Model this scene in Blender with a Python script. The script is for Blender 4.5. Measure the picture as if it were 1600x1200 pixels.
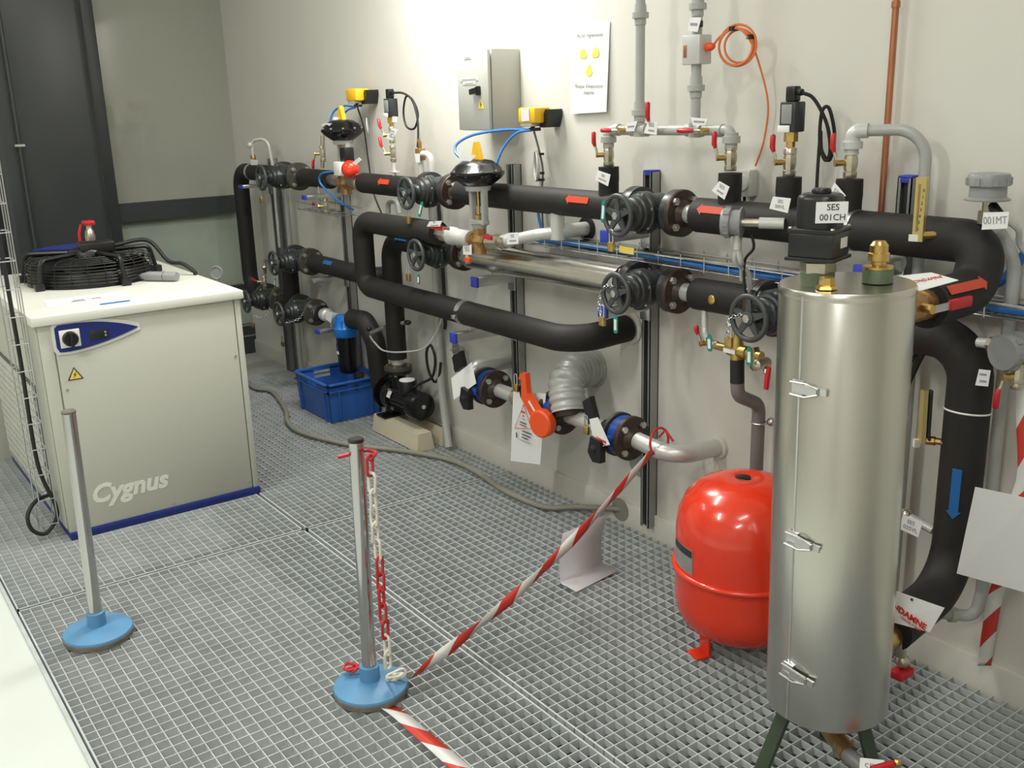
import bpy, bmesh, math, random
from mathutils import Vector, Matrix
random.seed(7)
for o in list(bpy.data.objects): bpy.data.objects.remove(o, do_unlink=True)
SC = bpy.context.scene
COL = SC.collection
PI = math.pi
def R(d): return math.radians(d)

# ------------------------------------------------------------------ camera
# x runs along the long wall (towards the camera), y = 0 is that wall, z = 0 the top of the grating
cam = bpy.data.cameras.new('camera'); cam.sensor_width = 36.0; cam.lens = 35.125; cam.clip_start = .05
camo = bpy.data.objects.new('camera', cam); COL.objects.link(camo)
yaw, pitch, roll = R(144.5439), R(15.7539), R(-1.6731)
fwd = Vector((math.cos(yaw)*math.cos(pitch), math.sin(yaw)*math.cos(pitch), -math.sin(pitch)))
rgt = fwd.cross(Vector((0, 0, 1))).normalized(); upv = rgt.cross(fwd)
r2 = rgt*math.cos(roll)+upv*math.sin(roll); u2 = upv*math.cos(roll)-rgt*math.sin(roll)
camo.matrix_world = Matrix(((r2.x, u2.x, -fwd.x, 6.084), (r2.y, u2.y, -fwd.y, -2.375), (r2.z, u2.z, -fwd.z, 1.55), (0, 0, 0, 1)))
SC.camera = camo

# ------------------------------------------------------------------ world and lamps of the room
w = bpy.data.worlds.new('room_air'); SC.world = w; w.use_nodes = True
w.node_tree.nodes['Background'].inputs[0].default_value = (.80, .84, .80, 1)
w.node_tree.nodes['Background'].inputs[1].default_value = .10
def lamp(loc, sx, sy, watts, col=(1, .985, .92)):
    l = bpy.data.lights.new('ceiling_lamp', 'AREA'); l.shape = 'RECTANGLE'; l.size = sx; l.size_y = sy
    l.energy = watts; l.color = col
    o = bpy.data.objects.new('ceiling_lamp', l); COL.objects.link(o); o.location = loc
    return o
lamp((2.62, -.27, 2.30), .55, .16, 19)           # lamp fixed high on the long wall
lamp((2.72, -1.0, 3.13), .2, 1.2, 34)
lamp((5.6, -1.9, 3.13), .2, 1.5, 24)
lamp((3.6, -3.6, 3.13), .2, 1.5, 52)
lamp((1.0, -2.6, 3.13), .2, 1.2, 14)
lamp((6.6, -4.4, 3.13), .2, 1.5, 48)
SC.view_settings.view_transform = 'Standard'; SC.view_settings.look = 'None'
SC.view_settings.exposure = 0.15; SC.view_settings.gamma = 1.0; SC.view_settings.use_curve_mapping = False

# ------------------------------------------------------------------ materials
def mat(name, col, rough=.5, metal=0., noise=0., nscale=20., bump=0., bscale=200., coat=0., spec=.5, emit=None, alpha=1.):
    m = bpy.data.materials.new(name); m.use_nodes = True
    nt = m.node_tree; b = nt.nodes['Principled BSDF']
    b.inputs['Base Color'].default_value = (*col, 1); b.inputs['Roughness'].default_value = rough
    b.inputs['Metallic'].default_value = metal; b.inputs['Specular IOR Level'].default_value = spec
    if coat: b.inputs['Coat Weight'].default_value = coat; b.inputs['Coat Roughness'].default_value = .08
    if alpha < 1: b.inputs['Alpha'].default_value = alpha
    if emit: b.inputs['Emission Color'].default_value = (*emit[:3], 1); b.inputs['Emission Strength'].default_value = emit[3]
    if noise or bump:
        tc = nt.nodes.new('ShaderNodeTexCoord')
    if noise:
        n = nt.nodes.new('ShaderNodeTexNoise'); n.inputs['Scale'].default_value = nscale; n.inputs['Detail'].default_value = 5
        nt.links.new(tc.outputs['Object'], n.inputs['Vector'])
        r = nt.nodes.new('ShaderNodeValToRGB')
        r.color_ramp.elements[0].position = .3; r.color_ramp.elements[1].position = .7
        r.color_ramp.elements[0].color = (*[c*(1-noise) for c in col], 1)
        r.color_ramp.elements[1].color = (*[min(1, c*(1+noise)) for c in col], 1)
        nt.links.new(n.outputs['Fac'], r.inputs[0]); nt.links.new(r.outputs[0], b.inputs['Base Color'])
    if bump:
        n2 = nt.nodes.new('ShaderNodeTexNoise'); n2.inputs['Scale'].default_value = bscale; n2.inputs['Detail'].default_value = 3
        nt.links.new(tc.outputs['Object'], n2.inputs['Vector'])
        bp = nt.nodes.new('ShaderNodeBump'); bp.inputs['Strength'].default_value = bump; bp.inputs['Distance'].default_value = .002
        nt.links.new(n2.outputs['Fac'], bp.inputs['Height']); nt.links.new(bp.outputs['Normal'], b.inputs['Normal'])
    return m
M = dict(
 wall=mat('wall_paint', (.64, .63, .575), .55, noise=.02, nscale=3, bump=.08, bscale=120),
 base=mat('baseboard_paint', (.64, .635, .575), .45),
 ceil=mat('ceiling_white', (.78, .78, .75), .8),
 palefloor=mat('pale_floor_resin', (.66, .70, .66), .35, noise=.03, nscale=2),
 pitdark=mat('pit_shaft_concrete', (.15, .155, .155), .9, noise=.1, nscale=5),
 slab=mat('concrete_slab', (.38, .38, .36), .7, noise=.12, nscale=6, bump=.2, bscale=60),
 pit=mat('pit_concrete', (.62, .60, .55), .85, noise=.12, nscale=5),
 galv=mat('galvanised_steel', (.53, .56, .57), .52, .15, noise=.10, nscale=14),
 zinc=mat('zinc_plated', (.62, .63, .63), .32, .9, noise=.06, nscale=30),
 strut=mat('strut_steel', (.36, .37, .36), .45, .7),
 dark=mat('anthracite_paint', (.042, .047, .049), .34, noise=.08, nscale=4),
 frame=mat('frame_paint', (.040, .045, .046), .4),
 pane=mat('frosted_pane', (.345, .35, .305), .05, spec=.4),
 pane2=mat('lower_pane', (.36, .41, .345), .10, spec=.4, noise=.12, nscale=2.5),
 foam=mat('foam_insulation', (.017, .016, .015), .62, noise=.12, nscale=12, bump=.12, bscale=300, spec=.35),
 iron=mat('cast_iron_paint', (.026, .030, .031), .34, noise=.15, nscale=25, bump=.15, bscale=150),
 wheel=mat('handwheel_paint', (.058, .064, .066), .38, noise=.1, nscale=25),
 brown=mat('rust_brown_flange', (.052, .034, .026), .42, .3, noise=.25, nscale=18),
 olive=mat('olive_flange', (.075, .073, .058), .42, .3, noise=.2, nscale=18),
 bolt=mat('bolt_steel', (.60, .60, .57), .35, .85),
 steel=mat('stainless_sheet', (.60, .59, .545), .27, 1., noise=.03, nscale=5, bump=.03, bscale=8),
 alu=mat('aluminium_jacket', (.70, .68, .63), .22, 1., noise=.03, nscale=6, bump=.03, bscale=10),
 grey=mat('grey_pipe_paint', (.42, .43, .41), .34, noise=.04, nscale=10),
 lgrey=mat('light_grey_pipe', (.58, .59, .57), .34, .2),
 silver=mat('silver_pipe_paint', (.62, .62, .60), .33, .5),
 pvc=mat('grey_pvc', (.17, .165, .16), .4),
 nickel=mat('nickel_brass', (.55, .50, .40), .3, .85, noise=.1, nscale=40),
 brass=mat('brass', (.62, .42, .14), .3, .9, noise=.1, nscale=40),
 bronze=mat('bronze', (.42, .25, .10), .38, .75, noise=.15, nscale=30),
 copper=mat('copper_pipe', (.50, .20, .11), .38, .75, noise=.15, nscale=10),
 red=mat('red_grip', (.52, .012, .02), .4),
 vessel=mat('vessel_red_enamel', (.74, .040, .012), .22, noise=.03, nscale=6, coat=.5),
 orange=mat('orange_plastic', (.85, .09, .015), .4),
 arrowred=mat('arrow_red', (.58, .055, .018), .45),
 arrowblue=mat('arrow_blue', (.012, .12, .36), .45),
 ocable=mat('orange_cable', (.75, .20, .06), .45),
 blue=mat('blue_plastic', (.035, .135, .47), .38, noise=.04, nscale=5),
 fblue=mat('filter_blue', (.01, .16, .55), .3),
 vblue=mat('valve_blue', (.012, .06, .30), .3),
 postblue=mat('post_base_blue', (.10, .27, .48), .45, noise=.08, nscale=12),
 rim=mat('worn_rim', (.17, .15, .13), .6, noise=.3, nscale=20),
 hoseblue=mat('blue_air_hose', (.03, .18, .55), .35),
 capblue=mat('blue_end_cap', (.03, .05, .40), .45),
 chrome=mat('chrome_tube', (.52, .52, .51), .15, 1., noise=.05, nscale=4),
 white=mat('white_plastic', (.78, .77, .72), .4),
 cream=mat('cream_concrete', (.60, .55, .42), .6, noise=.05, nscale=8),
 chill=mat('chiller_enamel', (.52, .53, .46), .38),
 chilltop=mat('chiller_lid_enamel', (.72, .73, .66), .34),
 navy=mat('navy_enamel', (.012, .025, .17), .35),
 black=mat('black_plastic', (.010, .010, .011), .35),
 rubber=mat('black_rubber', (.012, .012, .012), .6),
 gloss=mat('black_gloss_paint', (.006, .006, .007), .22),
 paper=mat('white_paper', (.80, .80, .80), .65),
 lpaper=mat('lilac_paper', (.66, .63, .66), .7),
 ink=mat('print_ink', (.03, .03, .035), .7),
 rink=mat('red_ink', (.62, .03, .02), .7),
 gink=mat('grey_ink', (.30, .30, .32), .7),
 yink=mat('yellow_ink', (.80, .62, .10), .7),
 yellow=mat('yellow_plastic', (.85, .50, .02), .4),
 gold=mat('gold_anodised', (.62, .50, .20), .35, .6),
 tape=None,
 dgreen=mat('green_paint', (.035, .055, .032), .5, noise=.15, nscale=15),
 gcollar=mat('green_collar', (.10, .13, .075), .5, noise=.25, nscale=25),
 tagteal=mat('teal_key_tag', (.01, .25, .22), .4),
 hose=mat('grey_hose', (.26, .25, .21), .5),
 duct=mat('grey_duct_wrap', (.44, .45, .43), .4, .2, bump=.3, bscale=40),
 cab=mat('cabinet_enamel', (.46, .47, .43), .4, bump=.05, bscale=400),
 head=mat('grey_instrument_head', (.27, .28, .28), .4),
 chainw=mat('white_chain_plastic', (.70, .68, .58), .45),
 chainr=mat('red_chain_plastic', (.50, .025, .03), .4),
 glass=mat('dial_glass', (.8, .8, .8), .1),
 display=mat('dark_display', (.02, .022, .02), .2),
)
def tape_mat():
    m = bpy.data.materials.new('barrier_tape'); m.use_nodes = True; nt = m.node_tree; b = nt.nodes['Principled BSDF']
    uv = nt.nodes.new('ShaderNodeUVMap'); sp = nt.nodes.new('ShaderNodeSeparateXYZ'); nt.links.new(uv.outputs[0], sp.inputs[0])
    a = nt.nodes.new('ShaderNodeMath'); a.operation = 'MULTIPLY_ADD'; a.inputs[1].default_value = .35
    nt.links.new(sp.outputs[1], a.inputs[0]); nt.links.new(sp.outputs[0], a.inputs[2])
    f = nt.nodes.new('ShaderNodeMath'); f.operation = 'FRACT'; nt.links.new(a.outputs[0], f.inputs[0])
    g = nt.nodes.new('ShaderNodeMath'); g.operation = 'GREATER_THAN'; g.inputs[1].default_value = .5; nt.links.new(f.outputs[0], g.inputs[0])
    mx = nt.nodes.new('ShaderNodeMix'); mx.data_type = 'RGBA'; nt.links.new(g.outputs[0], mx.inputs[0])
    mx.inputs[6].default_value = (.62, .045, .03, 1); mx.inputs[7].default_value = (.74, .74, .72, 1)
    nt.links.new(mx.outputs[2], b.inputs['Base Color']); b.inputs['Roughness'].default_value = .35
    return m
M['tape'] = tape_mat()

# ------------------------------------------------------------------ mesh builder
def vv(p): return Vector(p)
def frame(d, ref=None):
    d = vv(d).normalized(); ref = vv(ref) if ref else (Vector((0, 0, 1)) if abs(d.z) < .9 else Vector((1, 0, 0)))
    u = ref.cross(d).normalized(); return u, d.cross(u), d
def fillet(pts, rad, n=7):
    pts = [vv(p) for p in pts]; out = [pts[0]]
    for i in range(1, len(pts)-1):
        a, b, c = pts[i-1], pts[i], pts[i+1]
        d1, d2 = (a-b), (c-b); ang = d1.angle(d2)
        if ang > 3.05: out.append(b); continue
        r = rad[i-1] if isinstance(rad, (list, tuple)) else rad
        t = min(r/math.tan(ang/2), d1.length*.49, d2.length*.49); rr = t*math.tan(ang/2)
        d1.normalize(); d2.normalize(); bis = (d1+d2).normalized(); cen = b+bis*(rr/math.sin(ang/2))
        s, e = b+d1*t-cen, b+d2*t-cen
        tot = s.angle(e); ax = s.cross(e).normalized()
        for k in range(n+1): out.append(cen+Matrix.Rotation(tot*k/n, 3, ax) @ s)
    out.append(pts[-1]); return out
def spline(pts, n=8):
    P = [vv(p) for p in pts]; P = [2*P[0]-P[1]]+P+[2*P[-1]-P[-2]]; out = []
    for i in range(1, len(P)-2):
        for k in range(n):
            t = k/n; a, b, c, d = P[i-1:i+3]
            out.append(.5*((2*b)+(c-a)*t+(2*a-5*b+4*c-d)*t*t+(3*b-a-3*c+d)*t**3))
    out.append(P[-2]); return out
class MB:
    def __init__(s): s.v = []; s.f = []
    def add(s, vs, fs):
        k = len(s.v); s.v += [vv(p) for p in vs]; s.f += [tuple(i+k for i in f) for f in fs]; return s
    def box(s, lo, hi):
        a, b = lo, hi
        return s.add([(x, y, z) for x in (a[0], b[0]) for y in (a[1], b[1]) for z in (a[2], b[2])],
                     [(0, 1, 3, 2), (4, 6, 7, 5), (0, 4, 5, 1), (2, 3, 7, 6), (0, 2, 6, 4), (1, 5, 7, 3)])
    def bbox(s, lo, hi, bev=.004, seg=2):
        bm = bmesh.new(); bmesh.ops.create_cube(bm, size=1)
        lo, hi = vv(lo), vv(hi)
        for v in bm.verts: v.co = Vector([(lo[i]+hi[i])/2+v.co[i]*(hi[i]-lo[i]) for i in range(3)])
        bmesh.ops.bevel(bm, geom=bm.edges[:], offset=bev, segments=seg, affect='EDGES', profile=.5)
        bm.verts.index_update(); s.add([v.co.copy() for v in bm.verts], [tuple(v.index for v in f.verts) for f in bm.faces]); bm.free(); return s
    def obox(s, c, u, v, su, sv, sn):           # box on axes u, v
        u = vv(u).normalized(); v = (vv(v)-vv(v).dot(u)*u).normalized(); n = u.cross(v); c = vv(c)
        pts = [c+u*a*su/2+v*b*sv/2+n*d*sn/2 for a in (-1, 1) for b in (-1, 1) for d in (-1, 1)]
        return s.add(pts, [(0, 1, 3, 2), (4, 6, 7, 5), (0, 4, 5, 1), (2, 3, 7, 6), (0, 2, 6, 4), (1, 5, 7, 3)])
    def lathe(s, o, d, prof, n=24, ph=0.):
        u, v, d = frame(d); o = vv(o); rings = []; k = len(s.v)
        for r, h in prof:
            if r < 1e-6: rings.append([len(s.v)]); s.v.append(o+d*h)
            else:
                rings.append(list(range(len(s.v), len(s.v)+n)))
                for i in range(n):
                    a = 2*PI*i/n+ph; s.v.append(o+d*h+(u*math.cos(a)+v*math.sin(a))*r)
        for A, B in zip(rings, rings[1:]):
            if len(A) == 1 and len(B) == 1: continue
            for i in range(n):
                j = (i+1) % n
                if len(A) == 1: s.f.append((A[0], B[j], B[i])[::-1])
                elif len(B) == 1: s.f.append((A[i], A[j], B[0]))
                else: s.f.append((A[i], A[j], B[j], B[i]))
        if len(rings[0]) > 1: s.f.append(tuple(rings[0][::-1]))
        if len(rings[-1]) > 1: s.f.append(tuple(rings[-1]))
        return s
    def cyl(s, a, b, r, r1=None, n=16, ph=0.):
        a, b = vv(a), vv(b); L = (b-a).length
        return s.lathe(a, b-a, [(r, 0), (r if r1 is None else r1, L)], n, ph)
    def tube(s, pts, r, n=12, cap=True):
        pts = [vv(p) for p in pts]; q = [pts[0]]
        for p in pts[1:]:
            if (p-q[-1]).length > 1e-5: q.append(p)
        pts = q; T = []
        for i in range(len(pts)):
            a = pts[max(i-1, 0)]; b = pts[min(i+1, len(pts)-1)]; T.append((b-a).normalized())
        u, v, _ = frame(T[0]); k = len(s.v)
        for i, p in enumerate(pts):
            if i:
                axx = T[i-1].cross(T[i])
                if axx.length > 1e-7: u = Matrix.Rotation(T[i-1].angle(T[i]), 3, axx) @ u
                u = (u-u.dot(T[i])*T[i]).normalized()
            v = T[i].cross(u); rr = r[i] if isinstance(r, list) else r
            for j in range(n):
                a = 2*PI*j/n; s.v.append(p+(u*math.cos(a)+v*math.sin(a))*rr)
        for i in range(len(pts)-1):
            for j in range(n):
                j2 = (j+1) % n; s.f.append((k+i*n+j, k+i*n+j2, k+(i+1)*n+j2, k+(i+1)*n+j))
        if cap:
            s.f.append(tuple(k+j for j in range(n))[::-1]); s.f.append(tuple(k+(len(pts)-1)*n+j for j in range(n)))
        return s
    def ring(s, c, d, Rr, r, n=28, m=8, a0=0., a1=2*PI):
        u, v, d = frame(d); c = vv(c)
        full = abs(a1-a0-2*PI) < 1e-6; N = n if full else n+1; k = len(s.v)
        for i in range(N):
            a = a0+(a1-a0)*i/n; e = u*math.cos(a)+v*math.sin(a)
            for j in range(m):
                b = 2*PI*j/m; s.v.append(c+e*(Rr+r*math.cos(b))+d*r*math.sin(b))
        for i in range(n):
            i2 = (i+1) % N
            for j in range(m):
                j2 = (j+1) % m; s.f.append((k+i*m+j, k+i2*m+j, k+i2*m+j2, k+i*m+j2))
        return s
    def sphere(s, c, r, n=16, m=8, sc=(1, 1, 1)):
        k0 = len(s.v); s.lathe((0, 0, 0), (0, 0, 1), [(r*math.sin(PI*i/m), -r*math.cos(PI*i/m)) for i in range(m+1)], n)
        for i in range(k0, len(s.v)): s.v[i] = Vector([s.v[i][q]*sc[q]+c[q] for q in range(3)])
        return s
    def prism(s, poly, th):                      # poly: 3-D outline, extruded both ways along its normal
        P = [vv(p) for p in poly]; nrm = Vector((0, 0, 0))
        for i in range(len(P)): nrm += P[i].cross(P[(i+1) % len(P)])
        nrm.normalize(); n = len(P)
        vs = [p-nrm*th/2 for p in P]+[p+nrm*th/2 for p in P]
        return s.add(vs, [tuple(range(n))[::-1], tuple(range(n, 2*n))]+[(i, (i+1) % n, n+(i+1) % n, n+i) for i in range(n)])
def mesh(name, mb, m, sharp=40):
    me = bpy.data.meshes.new(name); me.from_pydata([tuple(v) for v in mb.v], [], mb.f); me.materials.append(m)
    me.validate(); me.shade_smooth(); me.set_sharp_from_angle(angle=R(sharp)); return me
def base_of(mbs):
    vs = [v for mb in mbs for v in mb.v]
    xs, ys, zs = zip(*[tuple(v) for v in vs]); return Vector(((min(xs)+max(xs))/2, (min(ys)+max(ys))/2, min(zs)))
def props(o, label=None, cat=None, group=None, kind=None):
    if label: o['label'] = label
    if cat: o['category'] = cat
    if group: o['group'] = group
    if kind: o['kind'] = kind
    return o
def thing(name, label, cat, loc, group=None):
    o = bpy.data.objects.new(name, None); COL.objects.link(o); o.location = loc; o.empty_display_size = .05
    return props(o, label, cat, group)
def root_of(o):
    while o.parent: o = o.parent
    return o
def part(par, name, mb, m, label=None, kind=None, sharp=40):
    r = root_of(par); loc = r.location.copy()
    for v in mb.v: v -= loc
    o = bpy.data.objects.new(name, mesh(name, mb, M[m] if isinstance(m, str) else m, sharp)); COL.objects.link(o)
    o.parent = par
    if par != r: o.location = -par.location
    return props(o, label, kind=kind)
def solo(name, mb, m, label, cat, group=None, kind=None, sharp=40):
    loc = base_of([mb])
    for v in mb.v: v -= loc
    o = bpy.data.objects.new(name, mesh(name, mb, M[m] if isinstance(m, str) else m, sharp)); COL.objects.link(o); o.location = loc
    return props(o, label, cat, group, kind)
def struct(name, mb, m, par=None, label=None):
    if par: return part(par, name, mb, m, label)
    return solo(name, mb, m, label, None, kind='structure')
def dup(rt, loc, label, rotz=0., swap=None, group=None, scale=1.):
    r = rt.copy(); COL.objects.link(r); r.location = loc; r.rotation_euler = (0, 0, rotz); r['label'] = label; r.scale = (scale,)*3
    if group: r['group'] = group
    for ch in list(rt.children):
        c = ch.copy(); COL.objects.link(c); c.parent = r
        if swap and ch.name.split('.')[0] in swap:
            c.material_slots[0].link = 'OBJECT'; c.material_slots[0].material = M[swap[ch.name.split('.')[0]]]
        for g in list(ch.children):
            d = g.copy(); COL.objects.link(d); d.parent = c
    return r
def text_mb(s, size, c, u, v, bold=0., align='CENTER', ext=.0004, shear=0., sx=1.):
    cu = bpy.data.curves.new('t', 'FONT'); cu.body = s; cu.size = size; cu.align_x = align; cu.align_y = 'CENTER'
    cu.extrude = ext; cu.offset = bold; cu.shear = shear; cu.resolution_u = 3
    to = bpy.data.objects.new('t', cu); COL.objects.link(to)
    dg = bpy.context.evaluated_depsgraph_get(); me = bpy.data.meshes.new_from_object(to.evaluated_get(dg))
    u = vv(u).normalized(); v = (vv(v)-vv(v).dot(u)*u).normalized(); n = u.cross(v); c = vv(c); mb = MB()
    mb.add([c+u*p.co.x*sx+v*p.co.y+n*p.co.z for p in me.vertices], [tuple(p.vertices) for p in me.polygons])
    bpy.data.objects.remove(to); bpy.data.curves.remove(cu); bpy.data.meshes.remove(me); return mb
def card(name, label, pts, lines=(), cat='tag', ink='gink', size=None, th=.0012, group=None, m='paper', bold=.0):
    """thin card from its four corners (top-left, top-right, bottom-right, bottom-left)"""
    P = [vv(p) for p in pts]; mb = MB().prism(P[::-1], th); t = thing(name, label, cat, base_of([mb]), group)
    part(t, 'card', mb, m)
    if lines:
        u = ((P[1]-P[0])+(P[2]-P[3])).normalized(); v = ((P[0]-P[3])+(P[1]-P[2])); v = (v-v.dot(u)*u).normalized(); n = u.cross(v)
        W = (P[1]-P[0]).length; Hh = (P[0]-P[3]).length; c = sum(P, Vector())/4; size = size or Hh/(len(lines)+.7)
        for i, s in enumerate(lines):
            k = (len(lines)-1)/2-i
            if s == '-':
                part(t, 'print_line', MB().obox(c+v*k*size*1.08+n*(th/2+.0004), u, v, W*.62, size*.34, .0004), ink); continue
            tm = text_mb(s, size, c+v*k*size*1.08+n*(th/2+.0005), u, v, bold=bold)
            wd = [(p-c).dot(u) for p in tm.v]
            if wd and max(wd)-min(wd) > W*.92:
                q = W*.92/(max(wd)-min(wd))
                for j, p in enumerate(tm.v): d = (p-c).dot(u); tm.v[j] = p-u*d*(1-q)
            part(t, 'lettering', tm, ink)
    return t
# ------------------------------------------------------------------ the setting
BX = -.16                                                   # plane of the glazed back wall
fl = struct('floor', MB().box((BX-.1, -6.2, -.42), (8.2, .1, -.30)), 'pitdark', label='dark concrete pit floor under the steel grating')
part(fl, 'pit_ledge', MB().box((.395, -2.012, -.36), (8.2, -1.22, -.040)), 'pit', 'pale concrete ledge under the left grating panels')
part(fl, 'floor_slab', MB().box((BX, -2.02, -.36), (.395, 0, -.002)), 'slab', 'pale concrete strip beyond the grating')
part(fl, 'floor_resin', MB().box((BX, -6.2, -.36), (8.2, -2.012, -.006)), 'palefloor', 'pale resin floor left of the grating')
part(fl, 'edge_angle', MB().box((.395, -2.012, -.05), (8.0, -2.001, .001)), 'galv', 'steel edge angle of the grating pit')
part(fl, 'joint_shade_strip', MB().box((.40, -1.012, -.055), (7.4, -.952, -.0295)), 'iron', 'dark strip added as shade under the long grating joint')  # added dark strip, stands for the shade in the panel gap
part(fl, 'joint_shade_strip', MB().box((2.706, -1.995, -.055), (2.766, -.006, -.0296)), 'iron', 'dark strip added as shade under the cross joint')  # same added shade strip below the cross gap
PX, PY, BH = .038, .0343, .028
def grating(x0, x1, y0, y1, i):
    mb = MB(); t = .0026
    nx = round((x1-x0)/PX); ny = round((y1-y0)/PY)
    for k in range(1, nx): x = x0+(x1-x0)*k/nx; mb.box((x-t/2, y0, -BH), (x+t/2, y1, 0))
    for k in range(1, ny): y = y0+(y1-y0)*k/ny; mb.box((x0, y-t/2, -.020), (x1, y+t/2, -.0012))
    fr = MB(); e = .005
    fr.box((x0, y0, -BH), (x1, y0+e, .0005)).box((x0, y1-e, -BH), (x1, y1, .0005)).box((x0, y0, -BH), (x0+e, y1, .0005)).box((x1-e, y0, -BH), (x1, y1, .0005))
    p = part(fl, 'grating_panel', fr, 'galv')
    part(p, 'grating_bars', mb, 'galv', kind='stuff')
for i, (x0, x1, y0, y1) in enumerate([(.40, 2.730, -1.995, -.989), (.40, 2.730, -.975, -.006), (2.743, 5.42, -1.995, -.989), (2.743, 5.42, -.975, -.006), (5.43, 7.4, -1.995, -.989), (5.43, 7.4, -.975, -.006)]):
    grating(x0, x1, y0, y1, i)
struct('wall_right', MB().box((BX-.1, 0, -.36), (8.2, .12, 3.2)), 'wall', label='long off-white painted wall behind the pipework')
struct('baseboard_right', MB().bbox((BX, -.012, -.03), (8.2, .001, .088), .003), 'base', label='low painted skirting along the long wall')
struct('ceiling', MB().box((BX-.1, -6.2, 3.2), (8.2, .1, 3.3)), 'ceil', label='white ceiling')
struct('wall_front', MB().box((8.2, -6.2, -.36), (8.3, .1, 3.2)), 'wall', label='white wall behind the viewer')
struct('wall_left', MB().box((BX-.1, -6.3, -.36), (8.2, -6.2, 3.2)), 'wall', label='white wall at the far left side')
# glazed back partition: two panes in a dark frame, dark column, dark bottom courses
wn = struct('window_1', MB().box((BX-.06, -.80, 1.016), (BX+.005, -.045, 1.032)).box((BX-.06, -.80, .925), (BX+.022, -.045, 1.018))
   .box((BX-.06, -.80, .40), (BX+.010, -.045, .46)), 'frame', label='dark frame of the glazed back wall')
part(wn, 'pane', MB().box((BX-.045, -.80, 1.03), (BX-.035, .0, 3.2)), 'pane', 'large grey green upper pane')
part(wn, 'pane', MB().box((BX-.045, -.80, .455), (BX-.035, .0, .93)), 'pane2', 'greenish lower pane')
struct('wall_back', MB().box((BX-.16, -6.2, -.36), (BX-.09, .1, 3.2)), 'wall', label='wall plane behind the glazed partition')
tr = struct('trim_1', MB().box((BX-.05, -.8, 0), (BX+.006, -.0, .185)), 'dark', label='dark plinth courses under the panes')
part(tr, 'joint_strip', MB().box((BX, -.8, .185), (BX+.014, -.0, .196)), 'strut')
part(tr, 'joint_strip', MB().box((BX, -.8, .115), (BX+.012, -.0, .124)), 'strut')
part(tr, 'panel', MB().box((BX-.05, -.8, .196), (BX-.02, -.0, .405)), 'pane2')
co = struct('trim_2', MB().bbox((BX-.05, -1.41, 0), (BX+.20, -.86, 3.2), .05, 4), 'dark', label='wide dark grey painted column')
part(co, 'edge_post', MB().bbox((BX-.05, -.853, 0), (BX+.07, -.775, 3.2), .006), 'frame')
part(co, 'edge_post', MB().bbox((BX-.05, -1.46, 0), (BX+.10, -1.405, 3.2), .006), 'frame')
struct('window_2', MB().box((BX-.05, -2.5, .5), (BX-.035, -1.46, 3.2)), 'pane', label='pale pane left of the dark column')
cd = solo('conduit_tube', MB().tube([(BX+.235, -1.29, 0), (BX+.235, -1.29, 3.2)], .010), 'frame', 'thin dark conduit running up the dark column', 'conduit')
part(cd, 'clip', MB().obox((BX+.232, -1.29, 1.40), (0, 1, 0), (0, 0, 1), .05, .012, .03), 'zinc')
solo('low_wall', MB().bbox((.72, -3.4, -.36), (1.05, -1.66, .70), .004), 'base', 'low white wall behind the chiller', 'wall')

# ------------------------------------------------------------------ chiller
ch = thing('chiller', 'pale grey chiller with blue base strip and black fan on top', 'chiller', (1.68, -1.345, 0))
part(ch, 'base', MB().bbox((1.12, -1.722, .0), (2.268, -.968, .030), .003), 'navy')
part(ch, 'body', MB().bbox((1.12, -1.722, .028), (2.250, -.972, .83), .004), 'chill')
fp = part(ch, 'front_panel', MB().bbox((2.240, -1.672, .030), (2.262, -.998, .828), .005), 'chill')
for y0, y1 in ((-1.722, -1.676), (-.994, -.970)): part(ch, 'corner_strip', MB().bbox((2.235, y0, .028), (2.260, y1, .83), .004), 'chill')
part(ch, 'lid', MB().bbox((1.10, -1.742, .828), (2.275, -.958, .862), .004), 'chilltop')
for y, z in ((-1.655, .58), (-1.012, .60), (-1.012, .06), (-1.33, .045)): part(fp, 'screw', MB().cyl((2.262, y, z), (2.2645, y, z), .005, n=10), 'bolt')
def leaf(y0, y1, z0, z1, g=0.):
    # pointed half-ellipse badge: blunt on the left, tapering to the right
    pts = []
    zc = (z0+z1)/2
    L = [(-1.668+g, .742+g), (-1.668+g, .812-g), (-1.655+g, .823-g)]
    for k in range(15):
        t = k/14; y = -1.63+(.252-g)*t; z = .823-g-.045*t**2.4
        L.append((y, z))
    for k in range(15):
        t = 1-k/14; y = -1.63+(.252-g)*t; z = .722+g+.053*t**1.7
        L.append((y, z))
    L.append((-1.66+g, .724+g))
    return L
bz = leaf(0, 0, 0, 0, -.010)
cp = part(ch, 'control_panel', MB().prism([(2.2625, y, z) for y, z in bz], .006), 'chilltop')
part(cp, 'badge', MB().prism([(2.267, y, z) for y, z in leaf(0, 0, 0, 0)], .003), 'navy')
part(cp, 'switch_plate', MB().bbox((2.268, -1.655, .738), (2.274, -1.585, .803), .002), 'white')
part(cp, 'switch_knob', MB().lathe((2.274, -1.620, .770), (1, 0, 0), [(.028, 0), (.027, .012), (.024, .02), (0, .02)], 20).bbox((2.292, -1.626, .744), (2.306, -1.614, .796), .003), 'black')
part(cp, 'display', MB().bbox((2.267, -1.552, .752), (2.271, -1.485, .788), .001), 'display')
for k in range(2): part(cp, 'button', MB().cyl((2.271, -1.496+.014*0, .764+.012*k), (2.2725, -1.496, .764+.012*k), .004, n=8), 'gink')
st = part(fp, 'warning_sticker', MB().prism([(2.2635, -1.676+.028, .614), (2.2635, -1.592, .614), (2.2635, -1.6215, .662)], .001), 'ink')
part(fp, 'warning_face', MB().prism([(2.2643, -1.641, .6175), (2.2643, -1.599, .6175), (2.2643, -1.6215, .655)], .001), 'yink')
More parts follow.
